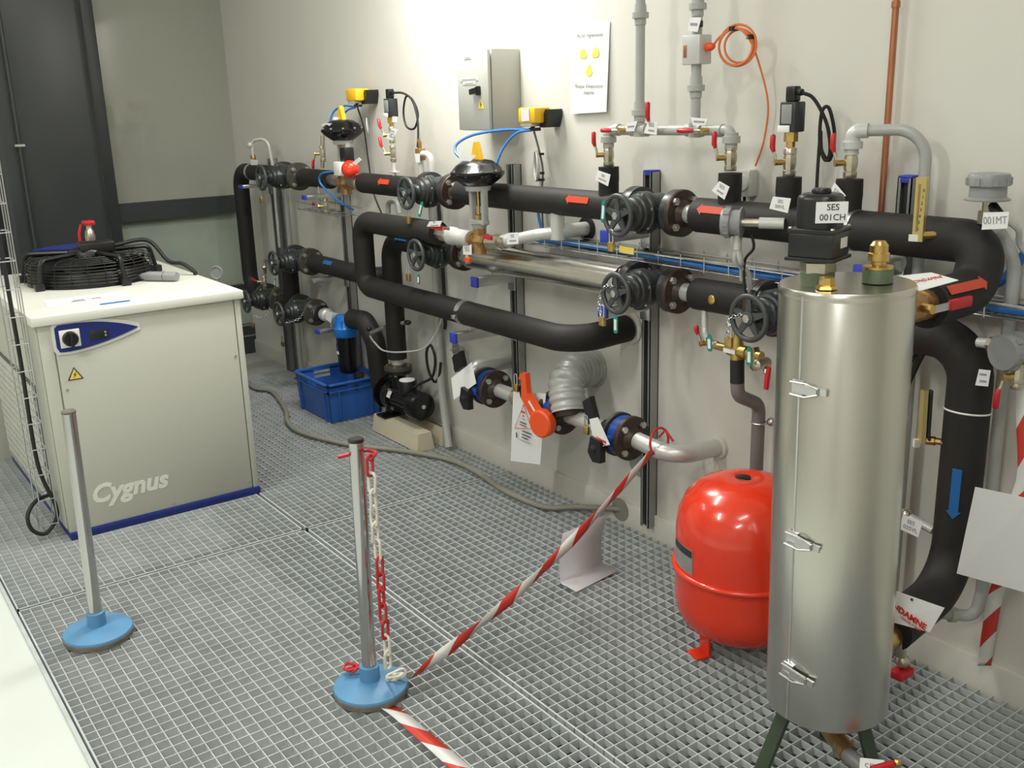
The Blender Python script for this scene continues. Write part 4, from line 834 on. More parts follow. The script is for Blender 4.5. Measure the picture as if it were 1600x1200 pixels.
# ------------------------------------------------------------------ wall struts and brackets
def strut(x, z0, z1, label, cap=False, y=-.002):
    t = thing('wall_strut', label, 'strut', (x, y, z0), 'slotted steel wall struts'); d = .041; w_ = .0205; th = .003
    mb = MB().box((x-w_, y-d, z0), (x-w_+th, y, z1)).box((x+w_-th, y-d, z0), (x+w_, y, z1)).box((x-w_, y-th, z0), (x+w_, y, z1)).box((x-w_, y-d, z0), (x-w_+.010, y-d+th, z1)).box((x+w_-.010, y-d, z0), (x+w_, y-d+th, z1))
    part(t, 'channel', mb, 'strut')
    part(t, 'channel_core', MB().box((x-w_+.010, y-d*.72, z0), (x+w_-.010, y-d*.70, z1)), 'iron')
    if cap: part(t, 'blue_cap', MB().bbox((x-w_, y-d, z1), (x+w_, y, z1+.006), .002).bbox((x-w_+.009, y-d-.002, z1-.012), (x+w_-.009, y-d+.002, z1), .001), 'capblue')
    return t
strut(.44, .0, 1.275, 'tall steel wall strut nearest the back wall')
strut(.555, .0, 1.18, 'second steel wall strut from the back wall')
strut(1.345, .0, 1.17, 'steel wall strut behind the blue filter')
strut(2.835, .30, 1.315, 'steel wall strut left of the white branch pipe')
strut(3.615, .045, 1.315, 'tall steel wall strut with blue cap above the near gate valve', True)
strut(4.565, .35, 1.335, 'steel wall strut with blue cap beside the gold thermometer', True)
def bracket(x, z, y1, label, m='capblue'):
    t = thing('pipe_bracket', label, 'bracket', (x, -.045, z-.02), 'cantilever pipe brackets with blue caps')
    hh = .019 if x > 1.5 else .010
    part(t, 'arm', MB().bbox((x-.02, y1, z-hh), (x+.02, -.040, z+hh), .003), 'zinc')
    part(t, 'blue_cap', MB().bbox((x-.021, y1-.008, z-hh-.001), (x+.021, y1+.004, z+hh+.001), .002), m)
    part(t, 'back_plate', MB().bbox((x-.022, -.052, z-.055), (x+.022, -.044, z+.055), .002), 'zinc')
    part(t, 'hanger_bolt', MB().cyl((x, y1+.08, z+.015), (x, y1+.08, z+.06), .005, n=8), 'bolt')
    return t
bracket(2.835, .665, -.335, 'bracket with blue cap under the long lower pipe')
bracket(2.835, .872, -.225, 'bracket with blue cap under the aluminium jacketed pipe')
bracket(1.345, .695, -.235, 'bracket under the left end of the long lower pipe', 'zinc')
bracket(1.345, .425, -.235, 'bracket with blue cap left of the blue filter')
bracket(.44, 1.125, -.225, 'bracket with blue cap under the topmost left valve')
bracket(1.345, 1.118, -.245, 'bracket with blue cap right of the topmost left valve')
bracket(3.615, 1.120, -.225, 'bracket behind the near upper gate valve')
bracket(3.615, .872, -.235, 'bracket under the gate valve right of the jacketed pipe')
bracket(4.565, 1.11, -.20, 'bracket under the upper pipe near the tank')
# gauge plate seen on bracket near the brass air valve
t = thing('strut_washer', 'round washer plate on the strut behind the brass air valve', 'washer', (4.5743, -0.0600, 1.1217)); c = vv((4.5743, -0.0600, 1.1217))
part(t, 'plate', MB().lathe(c, (0, -1, 0), [(.026, 0), (.026, .003), (0, .003)], 24), 'zinc'); part(t, 'nut', MB().cyl(c, c+Vector((0, -.008, 0)), .008, n=6), 'bolt')

# ------------------------------------------------------------------ wire basket tray with cables behind the valves
t = thing('cable_basket', 'level wire cable basket carrying blue cables behind the valves', 'cable tray', (3.9, -.06, 1.03))
x0, x1 = 3.02, 5.35
for y, z in ((-.118, 1.060), (-.118, 1.032), (-.085, 1.030), (-.050, 1.030), (-.018, 1.032), (-.018, 1.062)): part(t, 'long_wire', MB().cyl((x0, y, z), (x1, y, z), .0022, n=6), 'zinc')
o0 = None
for k in range(24):
    if o0 is None: o0 = part(t, 'cross_wire', MB().tube([(x0+.03, -.119, 1.075), (x0+.03, -.119, 1.029), (x0+.03, -.016, 1.029), (x0+.03, -.016, 1.075)], .0022, 6), 'zinc')
    else:
        c = o0.copy(); COL.objects.link(c); c.location = (k*.1, 0, 0)
cabs = [('hoseblue', .0065, -.100, 1.046, 'blue cable in front in the wire basket'), ('hoseblue', .006, -.085, 1.052, 'second blue cable in the wire basket'), ('blue', .005, -.068, 1.048, 'dark blue cable in the wire basket'), ('lgrey', .004, -.095, 1.060, 'pale grey cable on top in the wire basket'), ('black', .008, -.055, 1.042, 'black cable in the wire basket'), ('yink', .0022, -.035, 1.040, 'yellow wire in the wire basket'), ('dgreen', .009, -.040, 1.046, 'dark green cable at the back of the wire basket')]
for i, (m, r, y, z, lb_) in enumerate(cabs):
    pts = [(3.02+.36*k, y+.010*math.sin(k*1.9+i*2.1), z+.004*math.sin(k*1.3+i)) for k in range(7)]
    solo('tray_cable', MB().tube(spline(pts, 6), r, 8), m, lb_, 'cable', 'cables in the wire basket')
t = thing('cable_basket', 'short wire basket below the far control valve', 'cable tray', (1.2, -.1, 1.0))
for y, z in ((-.15, 1.07), (-.15, 1.035), (-.10, 1.03), (-.04, 1.03), (-.02, 1.07)): part(t, 'long_wire', MB().cyl((1.02, y, z), (1.52, y, z-.01), .0022, n=6), 'strut')
for k in range(6): part(t, 'cross_wire', MB().tube([(1.04+k*.09, -.15, 1.085), (1.04+k*.09, -.15, 1.03), (1.04+k*.09, -.02, 1.03), (1.04+k*.09, -.02, 1.085)], .0022, 6), 'strut')

# ------------------------------------------------------------------ yellow positioners on the wall, air hoses
def positioner(c, label, pl):
    c = vv(c); t = thing('valve_positioner', label, 'positioner', c, 'yellow positioners on the wall')
    part(t, 'yellow_body', MB().bbox(c+Vector((-.055, -.045, -.024)), c+Vector((.048, .03, .032)), .008), 'yellow')
    part(t, 'wall_bracket', MB().prism([c+Vector((.02, .03, -.04)), c+Vector((.060, .03, -.04)), c+Vector((.075, .03, .0)), c+Vector((.075, .03, .024)), c+Vector((.056, .03, .024)), c+Vector((.03, .03, -.024))], .065), 'black')
    part(t, 'manifold', MB().bbox(c+Vector((-.048, -.04, -.036)), c+Vector((.02, .02, -.022)), .003), 'lgrey')
    part(t, 'gland', MB().cyl(c+Vector((-.01, -.01, -.036)), c+Vector((-.01, -.01, -.05)), .008, n=10).bbox(c+Vector((-.01, -.03, -.052)), c+Vector((.035, -.005, -.040)), .003), 'black')
    if pl: part(t, 'tag_plate', MB().obox(c+Vector((-.005, -.047, .006)), (1, 0, .05), (0, 0, 1), .048, .044, .001), 'lpaper')
    return t
positioner((3.045, -.065, 1.497), 'yellow positioner with grey tag right of the cabinet', True)
positioner((1.66, -.065, 1.600), 'yellow positioner on the bare wall left of the cabinet', False)
solo('air_hose', MB().tube(spline([(3.045, -.09, 1.448), (2.93, -.13, 1.450), (2.83, -.2, 1.435), (2.79, -.25, 1.405), (2.80, -.27, 1.375), (2.835, -.27, 1.352)], 8), .0052, 8), 'hoseblue', 'bright blue air hose arching over the near actuator', 'hose')
solo('air_hose', MB().tube(spline([(3.045, -.09, 1.448), (3.00, -.12, 1.44), (2.965, -.15, 1.40), (2.955, -.18, 1.345), (2.955, -.20, 1.28)], 8), .0048, 8), 'hoseblue', 'second blue air hose dropping behind the near actuator', 'hose')
solo('air_hose', MB().tube(spline([(1.66, -.09, 1.548), (1.58, -.11, 1.555), (1.51, -.13, 1.53), (1.485, -.15, 1.47)], 8), .0048, 8), 'hoseblue', 'blue air hose arching over the far actuator', 'hose')
solo('air_hose', MB().tube(spline([(1.66, -.09, 1.546), (1.60, -.10, 1.535), (1.55, -.12, 1.50), (1.535, -.13, 1.47)], 8), .0045, 8), 'hoseblue', 'second blue air hose beside the far actuator', 'hose')
solo('air_hose', MB().tube(spline([(1.5933, -0.2000, 1.2521), (1.4630, -0.2000, 1.2349), (1.4410, -0.2000, 1.1936), (1.4981, -0.1800, 1.1420), (1.5698, -0.1500, 1.0941), (1.5829, -0.1000, 1.0597)], 8), .0055, 8), 'hoseblue', 'blue air hose crossing below the far control valve', 'hose')
solo('air_hose', MB().tube(spline([(3.00, -.03, 1.22), (3.01, -.04, 1.15), (3.04, -.05, 1.09), (3.10, -.07, 1.05)], 8), .0055, 8), 'hoseblue', 'blue air hose hanging below the upper pipe into the basket', 'hose')
cl = thing('signal_cable', 'grey cable with tied coil below the right positioner', 'cable', (3.0, -.05, 1.2))
part(cl, 'drop', MB().tube(spline([(3.04, -.075, 1.447), (3.035, -.05, 1.38), (3.045, -.04, 1.30), (3.035, -.04, 1.2), (3.04, -.04, 1.05)], 8), .004, 8), 'pvc')
for k in range(2): part(cl, 'coil', MB().ring((3.01, -.045+.006*k, 1.315), (.6, 1, .0), .055, .0042, 36, 6), 'lgrey')
for z in (1.36, 1.29, 1.265): part(cl, 'tie', MB().obox((3.04, -.045, z), (1, 0, 0), (0, 0, 1), .018, .008, .02), 'rubber')
c2 = thing('signal_cable', 'thin black cable below the left positioner', 'cable', (1.64, -.07, 1.2))
part(c2, 'drop', MB().tube(spline([(1.65, -.075, 1.55), (1.655, -.05, 1.45), (1.66, -.04, 1.30), (1.69, -.04, 1.15), (1.78, -.05, 1.05)], 8), .004, 8), 'rubber')
part(c2, 'coil', MB().ring((1.69, -.05, 1.46), (.6, 1, 0), .035, .003, 28, 6), 'lgrey')

# ------------------------------------------------------------------ electrical cabinet and poster
t = thing('electrical_cabinet', 'grey wall mounted electrical cabinet with black lock handle', 'cabinet', (2.757, -.07, 1.447))
part(t, 'cabinet_body', MB().bbox((2.652, -.132, 1.447), (2.864, -.001, 1.745), .003), 'cab')
dr = part(t, 'door', MB().bbox((2.650, -.150, 1.449), (2.862, -.136, 1.743), .004), 'cab')
part(dr, 'lock_handle', MB().bbox((2.796, -.166, 1.578), (2.812, -.150, 1.612), .003).obox((2.783, -.163, 1.594), (1, 0, .15), (0, 0, 1), .048, .020, .014), 'black')
part(dr, 'warning_sign', MB().prism([(2.79, -.1512, 1.528), (2.832, -.1512, 1.528), (2.811, -.1512, 1.566)], .001), 'yink')
part(dr, 'warning_bolt', MB().prism([(2.808, -.1520, 1.532), (2.817, -.1520, 1.545), (2.812, -.1520, 1.545), (2.815, -.1520, 1.556), (2.806, -.1520, 1.543), (2.811, -.1520, 1.543)], .0006), 'ink')
for x, z, w_, h_ in ((2.728, 1.718, .05, .012), (2.735, 1.638, .125, .013), (2.735, 1.624, .085, .012)): part(dr, 'label_strip', MB().bbox((x-w_/2, -.1512, z-h_/2), (x+w_/2, -.1500, z+h_/2), .0003), 'white')
for x, z, w_ in ((2.735, 1.638, .10), (2.735, 1.624, .06), (2.728, 1.718, .03)): part(dr, 'print_line', MB().box((x-w_/2, -.1517, z-.0022), (x+w_/2, -.1511, z+.0022)), 'gink')
t = thing('notice_poster', 'white radiation notice in a plastic sleeve on the wall', 'poster', (3.28, -.004, 1.50))
part(t, 'sheet', MB().add([(3.181, -.002, 1.81), (3.384, -.002, 1.803), (3.376, -.012, 1.508), (3.178, -.010, 1.502), (3.181, -.003, 1.81), (3.384, -.003, 1.803), (3.376, -.013, 1.508), (3.178, -.011, 1.502)], [(3, 2, 1, 0), (4, 5, 6, 7), (0, 1, 5, 4), (1, 2, 6, 5), (2, 3, 7, 6), (3, 0, 4, 7)]), 'paper')
for s_, z, q in (('Accès règlementé', 1.765, .0195), ('Risque d\'exposition', 1.596, .0195), ('interne', 1.574, .0195)):
    tm = text_mb(s_, q, (3.281, -.0068-.0098*(1.775-z)*.0, z), (1, 0, -.03), (0, 0, 1))
    for i, v in enumerate(tm.v): tm.v[i] = Vector((v.x, -.0042-.030*(1.806-v.z), v.z))
    part(t, 'lettering', tm, 'gink')
for a in (90+180, 90-60, 90+60):
    c = Vector((3.281, -.0085, 1.685)); d = Vector((math.cos(R(a)), 0, math.sin(R(a)))); q = Vector((-d.z, 0, d.x))
    P = [c+d*.018-q*.006, c+d*.018+q*.006, c+d*.045+q*.019, c+d*.055+q*.010, c+d*.057, c+d*.055-q*.010, c+d*.045-q*.019]
    for p_ in P: p_.y = -.0046-.030*(1.806-p_.z)
    part(t, 'trefoil_blade', MB().prism(P, .0006), 'yink')

# ------------------------------------------------------------------ filter, crate, pump
t = thing('water_filter', 'blue headed water filter with dark bottle hanging into the crate', 'filter', (1.48, U, .22))
part(t, 'filter_head', MB().lathe((1.48, U, .41), (0, 0, 1), [(.058, 0), (.062, .006), (.062, .045), (.052, .055), (.048, .085), (.040, .11), (.018, .115), (0, .115)], 32).cyl((1.40, U, .49), (1.56, U, .49), .026, n=18), 'fblue')
for k in range(8):
    a = 2*PI*k/8; part(t, 'head_rib', MB().obox((1.48+math.cos(a)*.050, U+math.sin(a)*.050, .475), (math.cos(a), math.sin(a), 0), (0, 0, 1), .014, .05, .006), 'fblue')
bt = part(t, 'filter_bottle', MB().lathe((1.48, U, .215), (0, 0, 1), [(0, 0), (.035, .0), (.048, .010), (.050, .03), (.053, .20), (.053, .20)], 32), 'gloss')
lb2 = MB(); lb3 = MB()
for mb, z0, z1, rr in ((lb2, .345, .372, .0545), (lb3, .322, .338, .0545)):
    for i in range(9):
        a = R(225+i*7)
        for z in (z0, z1): mb.v.append(Vector((1.48+math.cos(a)*rr, U+math.sin(a)*rr, z)))
    for i in range(8): mb.f.append((2*i, 2*i+2, 2*i+3, 2*i+1))
part(bt, 'label_band', lb2, 'navy', sharp=180); part(bt, 'label_band', lb3, 'paper', sharp=180)
part(t, 'inlet_union', MB().lathe((1.19, U, .487), (1, 0, .02), [(.030, 0), (.030, .05), (.036, .052), (.036, .09), (.026, .10), (.026, .22)], 18), 'lgrey')
part(t, 'inlet_ring', MB().cyl((1.205, U, .487), (1.225, U, .488), .045, n=22), 'rubber')
card('valve_tag', 'white tag at the filter inlet', [(1.3822, -0.1900, 0.5342), (1.4486, -0.1900, 0.5308), (1.4168, -0.1900, 0.4753), (1.3514, -0.1900, 0.4888)])
# crate
cr = thing('storage_crate', 'blue plastic storage crate under the filter', 'crate', (1.40, -.175, 0))
cx0, cx1, cy0, cy1, cz = 1.215, 1.605, -.325, -.022, .205
def taper(z): k = .012*(1-z/cz); return (cx0+k, cx1-k, cy0+k, cy1-k)
def wallq(a, b, inn, z0, z1):        # slab between plan points a,b
    pass
mb = MB(); A = taper(0); B = taper(cz); w_ = .005
def shell(z0, z1):
    a = taper(z0); b = taper(z1); out = []
    for (p0, p1, q0, q1, nx, ny) in (((a[0], a[2]), (a[1], a[2]), (b[0], b[2]), (b[1], b[2]), 0, 1), ((a[1], a[3]), (a[0], a[3]), (b[1], b[3]), (b[0], b[3]), 0, -1), ((a[0], a[3]), (a[0], a[2]), (b[0], b[3]), (b[0], b[2]), 1, 0), ((a[1], a[2]), (a[1], a[3]), (b[1], b[2]), (b[1], b[3]), -1, 0)):
        V_ = [(p0[0], p0[1], z0), (p1[0], p1[1], z0), (q1[0], q1[1], z1), (q0[0], q0[1], z1)]
        V_ += [(x+nx*w_, y+ny*w_, z) for x, y, z in V_]
        out.append((V_, [(0, 1, 2, 3), (7, 6, 5, 4), (0, 4, 5, 1), (1, 5, 6, 2), (2, 6, 7, 3), (3, 7, 4, 0)]))
    return out
for V_, F_ in shell(0, .145): mb.add(V_, F_)
mb.box((A[0], A[2], 0), (A[1], A[3], .006))
part(cr, 'crate_body', mb, 'blue')
for i, (V_, F_) in enumerate(shell(.145, .195)):
    # leave a hand hole in the middle of each wall
    P = [vv(p) for p in V_]
    for s0, s1 in ((0, .34), (.66, 1)):
        q = [P[0].lerp(P[1], s0), P[0].lerp(P[1], s1), P[3].lerp(P[2], s1), P[3].lerp(P[2], s0), P[4].lerp(P[5], s0), P[4].lerp(P[5], s1), P[7].lerp(P[6], s1), P[7].lerp(P[6], s0)]
        part(cr, 'upper_wall', MB().add(q, F_), 'blue')
mb = MB()
for V_, F_ in shell(.183, .200): mb.add(V_, F_)
part(cr, 'hole_rim', mb, 'blue')
mb = MB(); g = .012
for lo, hi in (((cx0-g, cy0-g, .196), (cx1+g, cy0+.006, .206)), ((cx0-g, cy1-.006, .196), (cx1+g, cy1+g, .206)), ((cx0-g, cy0-g, .196), (cx0+.006, cy1+g, .206)), ((cx1-.006, cy0-g, .196), (cx1+g, cy1+g, .206))): mb.bbox(lo, hi, .002)
part(cr, 'rim', mb, 'blue')
mb = MB()
for lo, hi in (((cx0-.006, cy0-.006, .160), (cx1+.006, cy0+.004, .166)), ((cx1-.004, cy0-.006, .160), (cx1+.006, cy1+.006, .166)), ((cx0-.006, cy0-.006, .160), (cx0+.004, cy1+.006, .166))): mb.box(lo, hi)
for x in (cx0+.05, cx1-.05): mb.box((x-.004, cy0-.004, .01), (x+.004, cy0+.010, .16))
for y in (cy0+.06, cy1-.06): mb.box((cx1-.012, y-.004, .01), (cx1+.004, y+.004, .16))
part(cr, 'ribs', mb, 'blue')
# pump on two cream concrete rails
for y0, y1, lb_ in ((-.205, -.112, 'front cream concrete rail under the pump'), (-.072, -.014, 'rear cream concrete rail under the pump')):
    t = thing('concrete_rail', lb_, 'block', (2.05, (y0+y1)/2, 0), 'concrete rails under the pump')
    P = [(1.83, y0, .001), (2.268, y0, .001), (2.268, y1, .001), (1.83, y1, .001), (1.835, y0+.012, .085), (2.262, y0+.012, .085), (2.262, y1-.012, .085), (1.835, y1-.012, .085)]
    part(t, 'rail', MB().add(P, [(3, 2, 1, 0), (4, 5, 6, 7), (0, 1, 5, 4), (1, 2, 6, 5), (2, 3, 7, 6), (3, 0, 4, 7)]), 'cream')
    part(t, 'slot', MB().box((1.86, (y0+y1)/2-.008, .0852), (2.25, (y0+y1)/2+.008, .0862)), 'cream' if y0 < -.1 else 'bronze')
py, pz = -.125, .190
t = thing('pump', 'black electric circulation pump on the concrete rails', 'pump', (2.0, py, .086))
part(t, 'volute', MB().lathe((1.90, py, pz), (1, 0, 0), [(.060, 0), (.070, .008), (.074, .03), (.068, .055), (.075, .058), (.075, .072), (.055, .075)], 32).cyl((1.985, py, pz+.03), (1.985, py, pz+.135), .036, n=20), 'gloss')
part(t, 'suction_flange', MB().lathe((1.845, py, pz), (1, 0, 0), [(.074, 0), (.078, .003), (.078, .018), (.045, .022), (.040, .06)], 36), 'gloss')
part(t, 'discharge_flange', MB().lathe((1.985, py, pz+.125), (0, 0, 1), [(.066, 0), (.068, .002), (.068, .015)], 32), 'gloss')
bf = part(t, 'counter_flange', MB().lathe((1.985, py, pz+.142), (0, 0, 1), [(.068, 0), (.068, .014), (.045, .017), (.030, .024)], 32), 'olive')
for k in range(4):
    a = R(45+90*k); part(t, 'bolt', MB().cyl((1.985+math.cos(a)*.052, py+math.sin(a)*.052, pz+.115), (1.985+math.cos(a)*.052, py+math.sin(a)*.052, pz+.166), .007, n=6), 'brass')
part(t, 'riser_stub', MB().cyl((1.985, py, pz+.160), (1.985, py, .40), .028, n=18), 'lgrey')
part(t, 'motor', MB().lathe((1.97, py, pz), (1, 0, 0), [(.060, 0), (.062, .02), (.060, .022), (.060, .18)], 32), 'gloss')
fin = MB()
for k in range(16):
    a = 2*PI*k/16; fin.obox((2.07, py+math.cos(a)*.062, pz+math.sin(a)*.062), (1, 0, 0), (0, math.cos(a), math.sin(a)), .14, .010, .003)
part(t, 'cooling_fins', fin, 'gloss')
part(t, 'fan_cowl', MB().lathe((2.135, py, pz), (1, 0, 0), [(.064, 0), (.070, .004), (.070, .058), (.063, .070), (.046, .073), (0, .074)], 36), 'gloss')
part(t, 'cowl_badge', MB().lathe((2.209, py, pz+.002), (1, 0, 0), [(.010, 0), (.010, .002), (0, .002)], 16), 'lgrey')
tb = part(t, 'terminal_box', MB().lathe((2.085, py-.01, pz+.045), (0, 0, 1), [(.044, 0), (.046, .01), (.046, .060), (.044, .064), (0, .064)], 28), 'black')
part(tb, 'box_cover', MB().lathe((2.085, py-.01, pz+.109), (0, 0, 1), [(.038, 0), (.037, .003), (0, .004)], 28), 'paper')
part(t, 'mounting_foot', MB().bbox((1.87, py-.075, .086), (1.96, py+.075, .096), .003).bbox((1.895, py-.035, .095), (1.94, py+.035, .15), .006), 'gloss')
part(t, 'rating_plate', MB().obox((1.985, py-.060, pz+.028), (1, 0, 0), (0, .45, .9), .042, .034, .001), 'lpaper')
for a, b in ((-.04, -.05), (.045, -.05), (.05, .045), (-.05, .045)): part(t, 'casing_bolt', MB().cyl((1.968, py+a, pz+b), (1.982, py+a, pz+b), .008, n=6), 'bolt')
solo('pump_cable', MB().tube(spline([(2.125, py, pz+.080), (2.15, -.10, .29), (2.21, -.07, .33), (2.225, -.06, .42), (2.19, -.06, .475), (2.15, -.06, .43), (2.16, -.06, .35), (2.20, -.055, .30), (2.235, -.05, .33), (2.25, -.045, .40)], 9), .0065, 8), 'rubber', 'black pump cable looped against the wall', 'cable')
solo('capillary_hose', MB().tube(spline([(1.8235, -0.1800, 0.4752), (1.8849, -0.1900, 0.4557), (1.9768, -0.1900, 0.4313), (2.1441, -0.1800, 0.4542), (2.2474, -0.1200, 0.4872), (2.2711, -0.0500, 0.5908), (2.2726, -0.0400, 0.6637)], 8), .0042, 8), 'lgrey', 'thin grey hose sagging from the pump riser to the wall', 'hose')
t = thing('needle_valve', 'small nickel tap on the pump riser', 'valve', (1.9263, -0.1900, 0.5256)); part(t, 'body', MB().tube([(1.8585, -0.1900, 0.4986), (1.9673, -0.1700, 0.5417)], .010, 10), 'nickel'); part(t, 'cap', MB().sphere((1.8413, -0.1900, 0.5147), .013, 10, 6), 'black')
t = thing('needle_valve', 'small black tap right of the pump riser', 'valve', (2.1138, -0.1200, 0.5823)); part(t, 'body', MB().tube([(2.0584, -0.1300, 0.5688), (2.0898, -0.1200, 0.5785)], .010, 10), 'nickel'); part(t, 'cap', MB().sphere((2.0955, -0.1200, 0.5763), .017, 12, 6, (1.2, 1, .7)), 'black')

# ------------------------------------------------------------------ lower valve row
LZ, LY = .447, -.2
def row_valve(x, label, hh):
    t = thing('butterfly_valve', label, 'valve', (x, LY, LZ-.08), 'blue butterfly valves of the low pipe')
    part(t, 'blue_ring', MB().lathe((x-.045, LY, LZ), (1, 0, 0), [(.062, 0), (.070, .006), (.070, .040), (.062, .046)], 32).lathe((x-.022, LY, LZ), (0, -1, 0), [(.018, .05), (.018, .085), (.012, .088)], 14), 'vblue')
    fb = None
    for s, xx in ((-1, x-.047), (1, x+.001)): part(t, 'flange', MB().lathe((xx, LY, LZ), (s, 0, 0), [(.077, 0), (.077, .014), (.074, .017), (.045, .018), (.034, .030), (.030, .036)], 36), 'brown' if s > 0 else 'olive')
    for k in range(4):
        a = R(45+90*k); y, z = LY+math.cos(a)*.0585, LZ+math.sin(a)*.0585
        part(t, 'bolt', MB().cyl((x-.070, y, z), (x+.026, y, z), .0065, n=8).cyl((x+.018, y, z), (x+.028, y, z), .0115, n=6), 'bolt')
    if hh:
        c = Vector((x-.022, LY-.095, LZ)); d = Vector((-.75, -.1, -.65)).normalized()
        part(t, 'lever', MB().tube([c, c+d*.03, c+d*.05], [.012, .012, .02], 10).prism([c+d*.03+Vector((.02, 0, .02)), c+d*.03+Vector((-.03, 0, .03)), c+d*.03+Vector((-.045, 0, -.03)), c+d*.03+Vector((-.02, 0, -.06)), c+d*.03+Vector((.02, 0, -.055))], .024), 'black')
    return t
row_valve(2.905, 'blue ringed flanged valve below the long lower pipe bend, leftmost', True)
row_valve(3.345, 'blue ringed flanged valve beneath the wrapped duct', False)
row_valve(3.705, 'blue ringed flanged valve next to the silver wall elbow', True)
t = thing('low_pipe', 'grey pipe threading the blue ringed valves near the floor', 'pipe', (3.2, LY, LZ-.03))
part(t, 'left_elbow', MB().tube(fillet([(2.755, -.0, .50), (2.755, LY, .50), (2.755, LY, LZ), (2.84, LY, LZ)], .05), .032, 18), 'silver')
for a, b in ((2.94, 3.06), (3.20, 3.27), (3.38, 3.64)): part(t, 'pipe_section', MB().cyl((a, LY, LZ), (b, LY, LZ), .028, n=18), 'silver')
part(t, 'coupling', MB().lathe((3.05, LY, LZ), (1, 0, 0), [(.028, 0), (.036, .004), (.036, .05), (.030, .055), (.030, .10), (.036, .102), (.036, .15)], 18), 'nickel')
for x in (3.235, 3.585): part(t, 'clip_ring', MB().cyl((x, LY, LZ), (x+.014, LY, LZ), .036, n=22), 'rubber'); 
for x in (3.255, 3.605): part(t, 'white_stub', MB().cyl((x, LY, LZ), (x+.03, LY, LZ), .034, n=22), 'lgrey')
se = thing('wall_elbow', 'silver painted pipe elbow turning into the wall', 'pipe', (3.75, LY, LZ))
part(se, 'elbow_pipe', MB().tube(fillet([(3.745, LY, LZ), (3.925, LY-.005, LZ-.01), (3.925, .0, LZ-.02)], .12, 12), .029, 22), 'silver')
part(se, 'weld_ring', MB().ring((3.83, LY, LZ-.004), (1, 0, 0), .0288, .002, 24, 6), 'lgrey'); part(se, 'wall_collar', MB().lathe((3.925, -.001, LZ-.02), (0, -1, 0), [(.040, 0), (.038, .012), (.03, .012)], 24), 'wall')
# wrapped duct coming from the wall
P = fillet([(3.285, .0, .575), (3.335, -.180, .592), (3.395, -.212, .465)], .080, 14); Pd = []
for i in range(len(P)-1):
    nn = max(1, round((P[i+1]-P[i]).length/.004))
    for k in range(nn): Pd.append(P[i].lerp(P[i+1], k/nn))
Pd.append(P[-1])
du = thing('wrapped_duct', 'grey taped flexible duct bending down from the wall', 'duct', (3.42, -.1, .48))
part(du, 'duct_skin', MB().tube(Pd, [.065+.0028*math.sin(i*.95)+.0015*math.sin(i*.41) for i in range(len(Pd))], 28, cap=False), 'duct', sharp=80)
part(du, 'torn_end', MB().tube([(3.384, -.207, .49), (3.400, -.214, .452)], [.058, .050], 18), 'brown')
part(du, 'wall_ring', MB().ring((3.285, -.004, .575), (0, 1, 0), .068, .010, 32, 8), 'duct')
# lever and lock parts in front of the row
t = thing('lockout_lever', 'orange plastic lockout lever with brass padlock on the low pipe', 'lockout', (3.2937, -0.2900, 0.3946))
def onp(pts, y): return [vv(p) for p in pts]
part(t, 'orange_arm', MB().prism([(3.2102, -0.2900, 0.5673), (3.2272, -0.2900, 0.5952), (3.2548, -0.2900, 0.5983), (3.2636, -0.2900, 0.5249), (3.3310, -0.2900, 0.4722), (3.2950, -0.2900, 0.4294), (3.2270, -0.2900, 0.4972), (3.2301, -0.2900, 0.5714)], .022), 'orange')
c = vv((3.3333, -0.2900, 0.4265)); part(t, 'orange_disc', MB().lathe(c+Vector((0, .02, 0)), (.2, -1, 0), [(.050, 0), (.052, .006), (.052, .032), (.046, .038), (0, .038)], 28), 'orange')
part(t, 'label_strip', MB().obox((3.2999, -0.3040, 0.4799), vv((3.3111, -0.2900, 0.4480))-vv((3.2547, -0.2900, 0.4985)), (1, 0, .5), .06, .010, .001), 'paper')
part(t, 'black_arm', MB().prism([(3.1799, -0.2720, 0.5254), (3.2049, -0.2720, 0.5481), (3.2061, -0.2720, 0.4815), (3.1904, -0.2720, 0.4904)], .012), 'black')
padlock((3.1740, -0.2850, 0.5390), 'brass padlock on the orange lockout lever'); padlock((3.5861, -0.2900, 0.4774), 'brass padlock hanging by the wrapped duct')
def lever(a, b, c_, label):
    t = thing('valve_lever', label, 'lever', vv(a)); part(t, 'grip', MB().prism([vv(p) for p in (a, b, c_, vv(a)+(vv(c_)-vv(b)))], .02), 'black'); return t
lever((2.7241, -0.2700, 0.5548), (2.7891, -0.2700, 0.5936), (2.8081, -0.2700, 0.5335), 'black lever standing up behind the blank white card')
lever((3.5650, -0.2800, 0.5597), (3.6057, -0.2800, 0.5870), (3.6349, -0.2800, 0.5124), 'black lever in front of the wrapped duct')
nt_ = thing('blank_card', 'blank white card tied to the leftmost low valve', 'card', (2.8156, -0.2900, 0.4773))
part(nt_, 'card', MB().prism([(2.7290, -0.2900, 0.4700), (2.7571, -0.3000, 0.3854), (2.9131, -0.2900, 0.4872), (2.8716, -0.2800, 0.5635)], .001), 'paper')
nt_ = thing('safety_notice', 'hanging white notice with a red printed triangle', 'notice', (3.1834, -0.2600, 0.2265))
pg = [(3.1141, -0.2550, 0.4903), (3.3178, -0.2550, 0.5276), (3.2605, -0.2450, 0.2344), (3.0693, -0.2450, 0.1961)]; part(nt_, 'sheet', MB().prism(pg[::-1], .001), 'paper')
tri = [vv((3.1797, -0.2562, 0.4548)), vv((3.2244, -0.2562, 0.3698)), vv((3.1173, -0.2562, 0.3454))]
for i in range(3): part(nt_, 'triangle_edge', MB().tube([tri[i], tri[(i+1) % 3]], .0011, 4), 'rink')
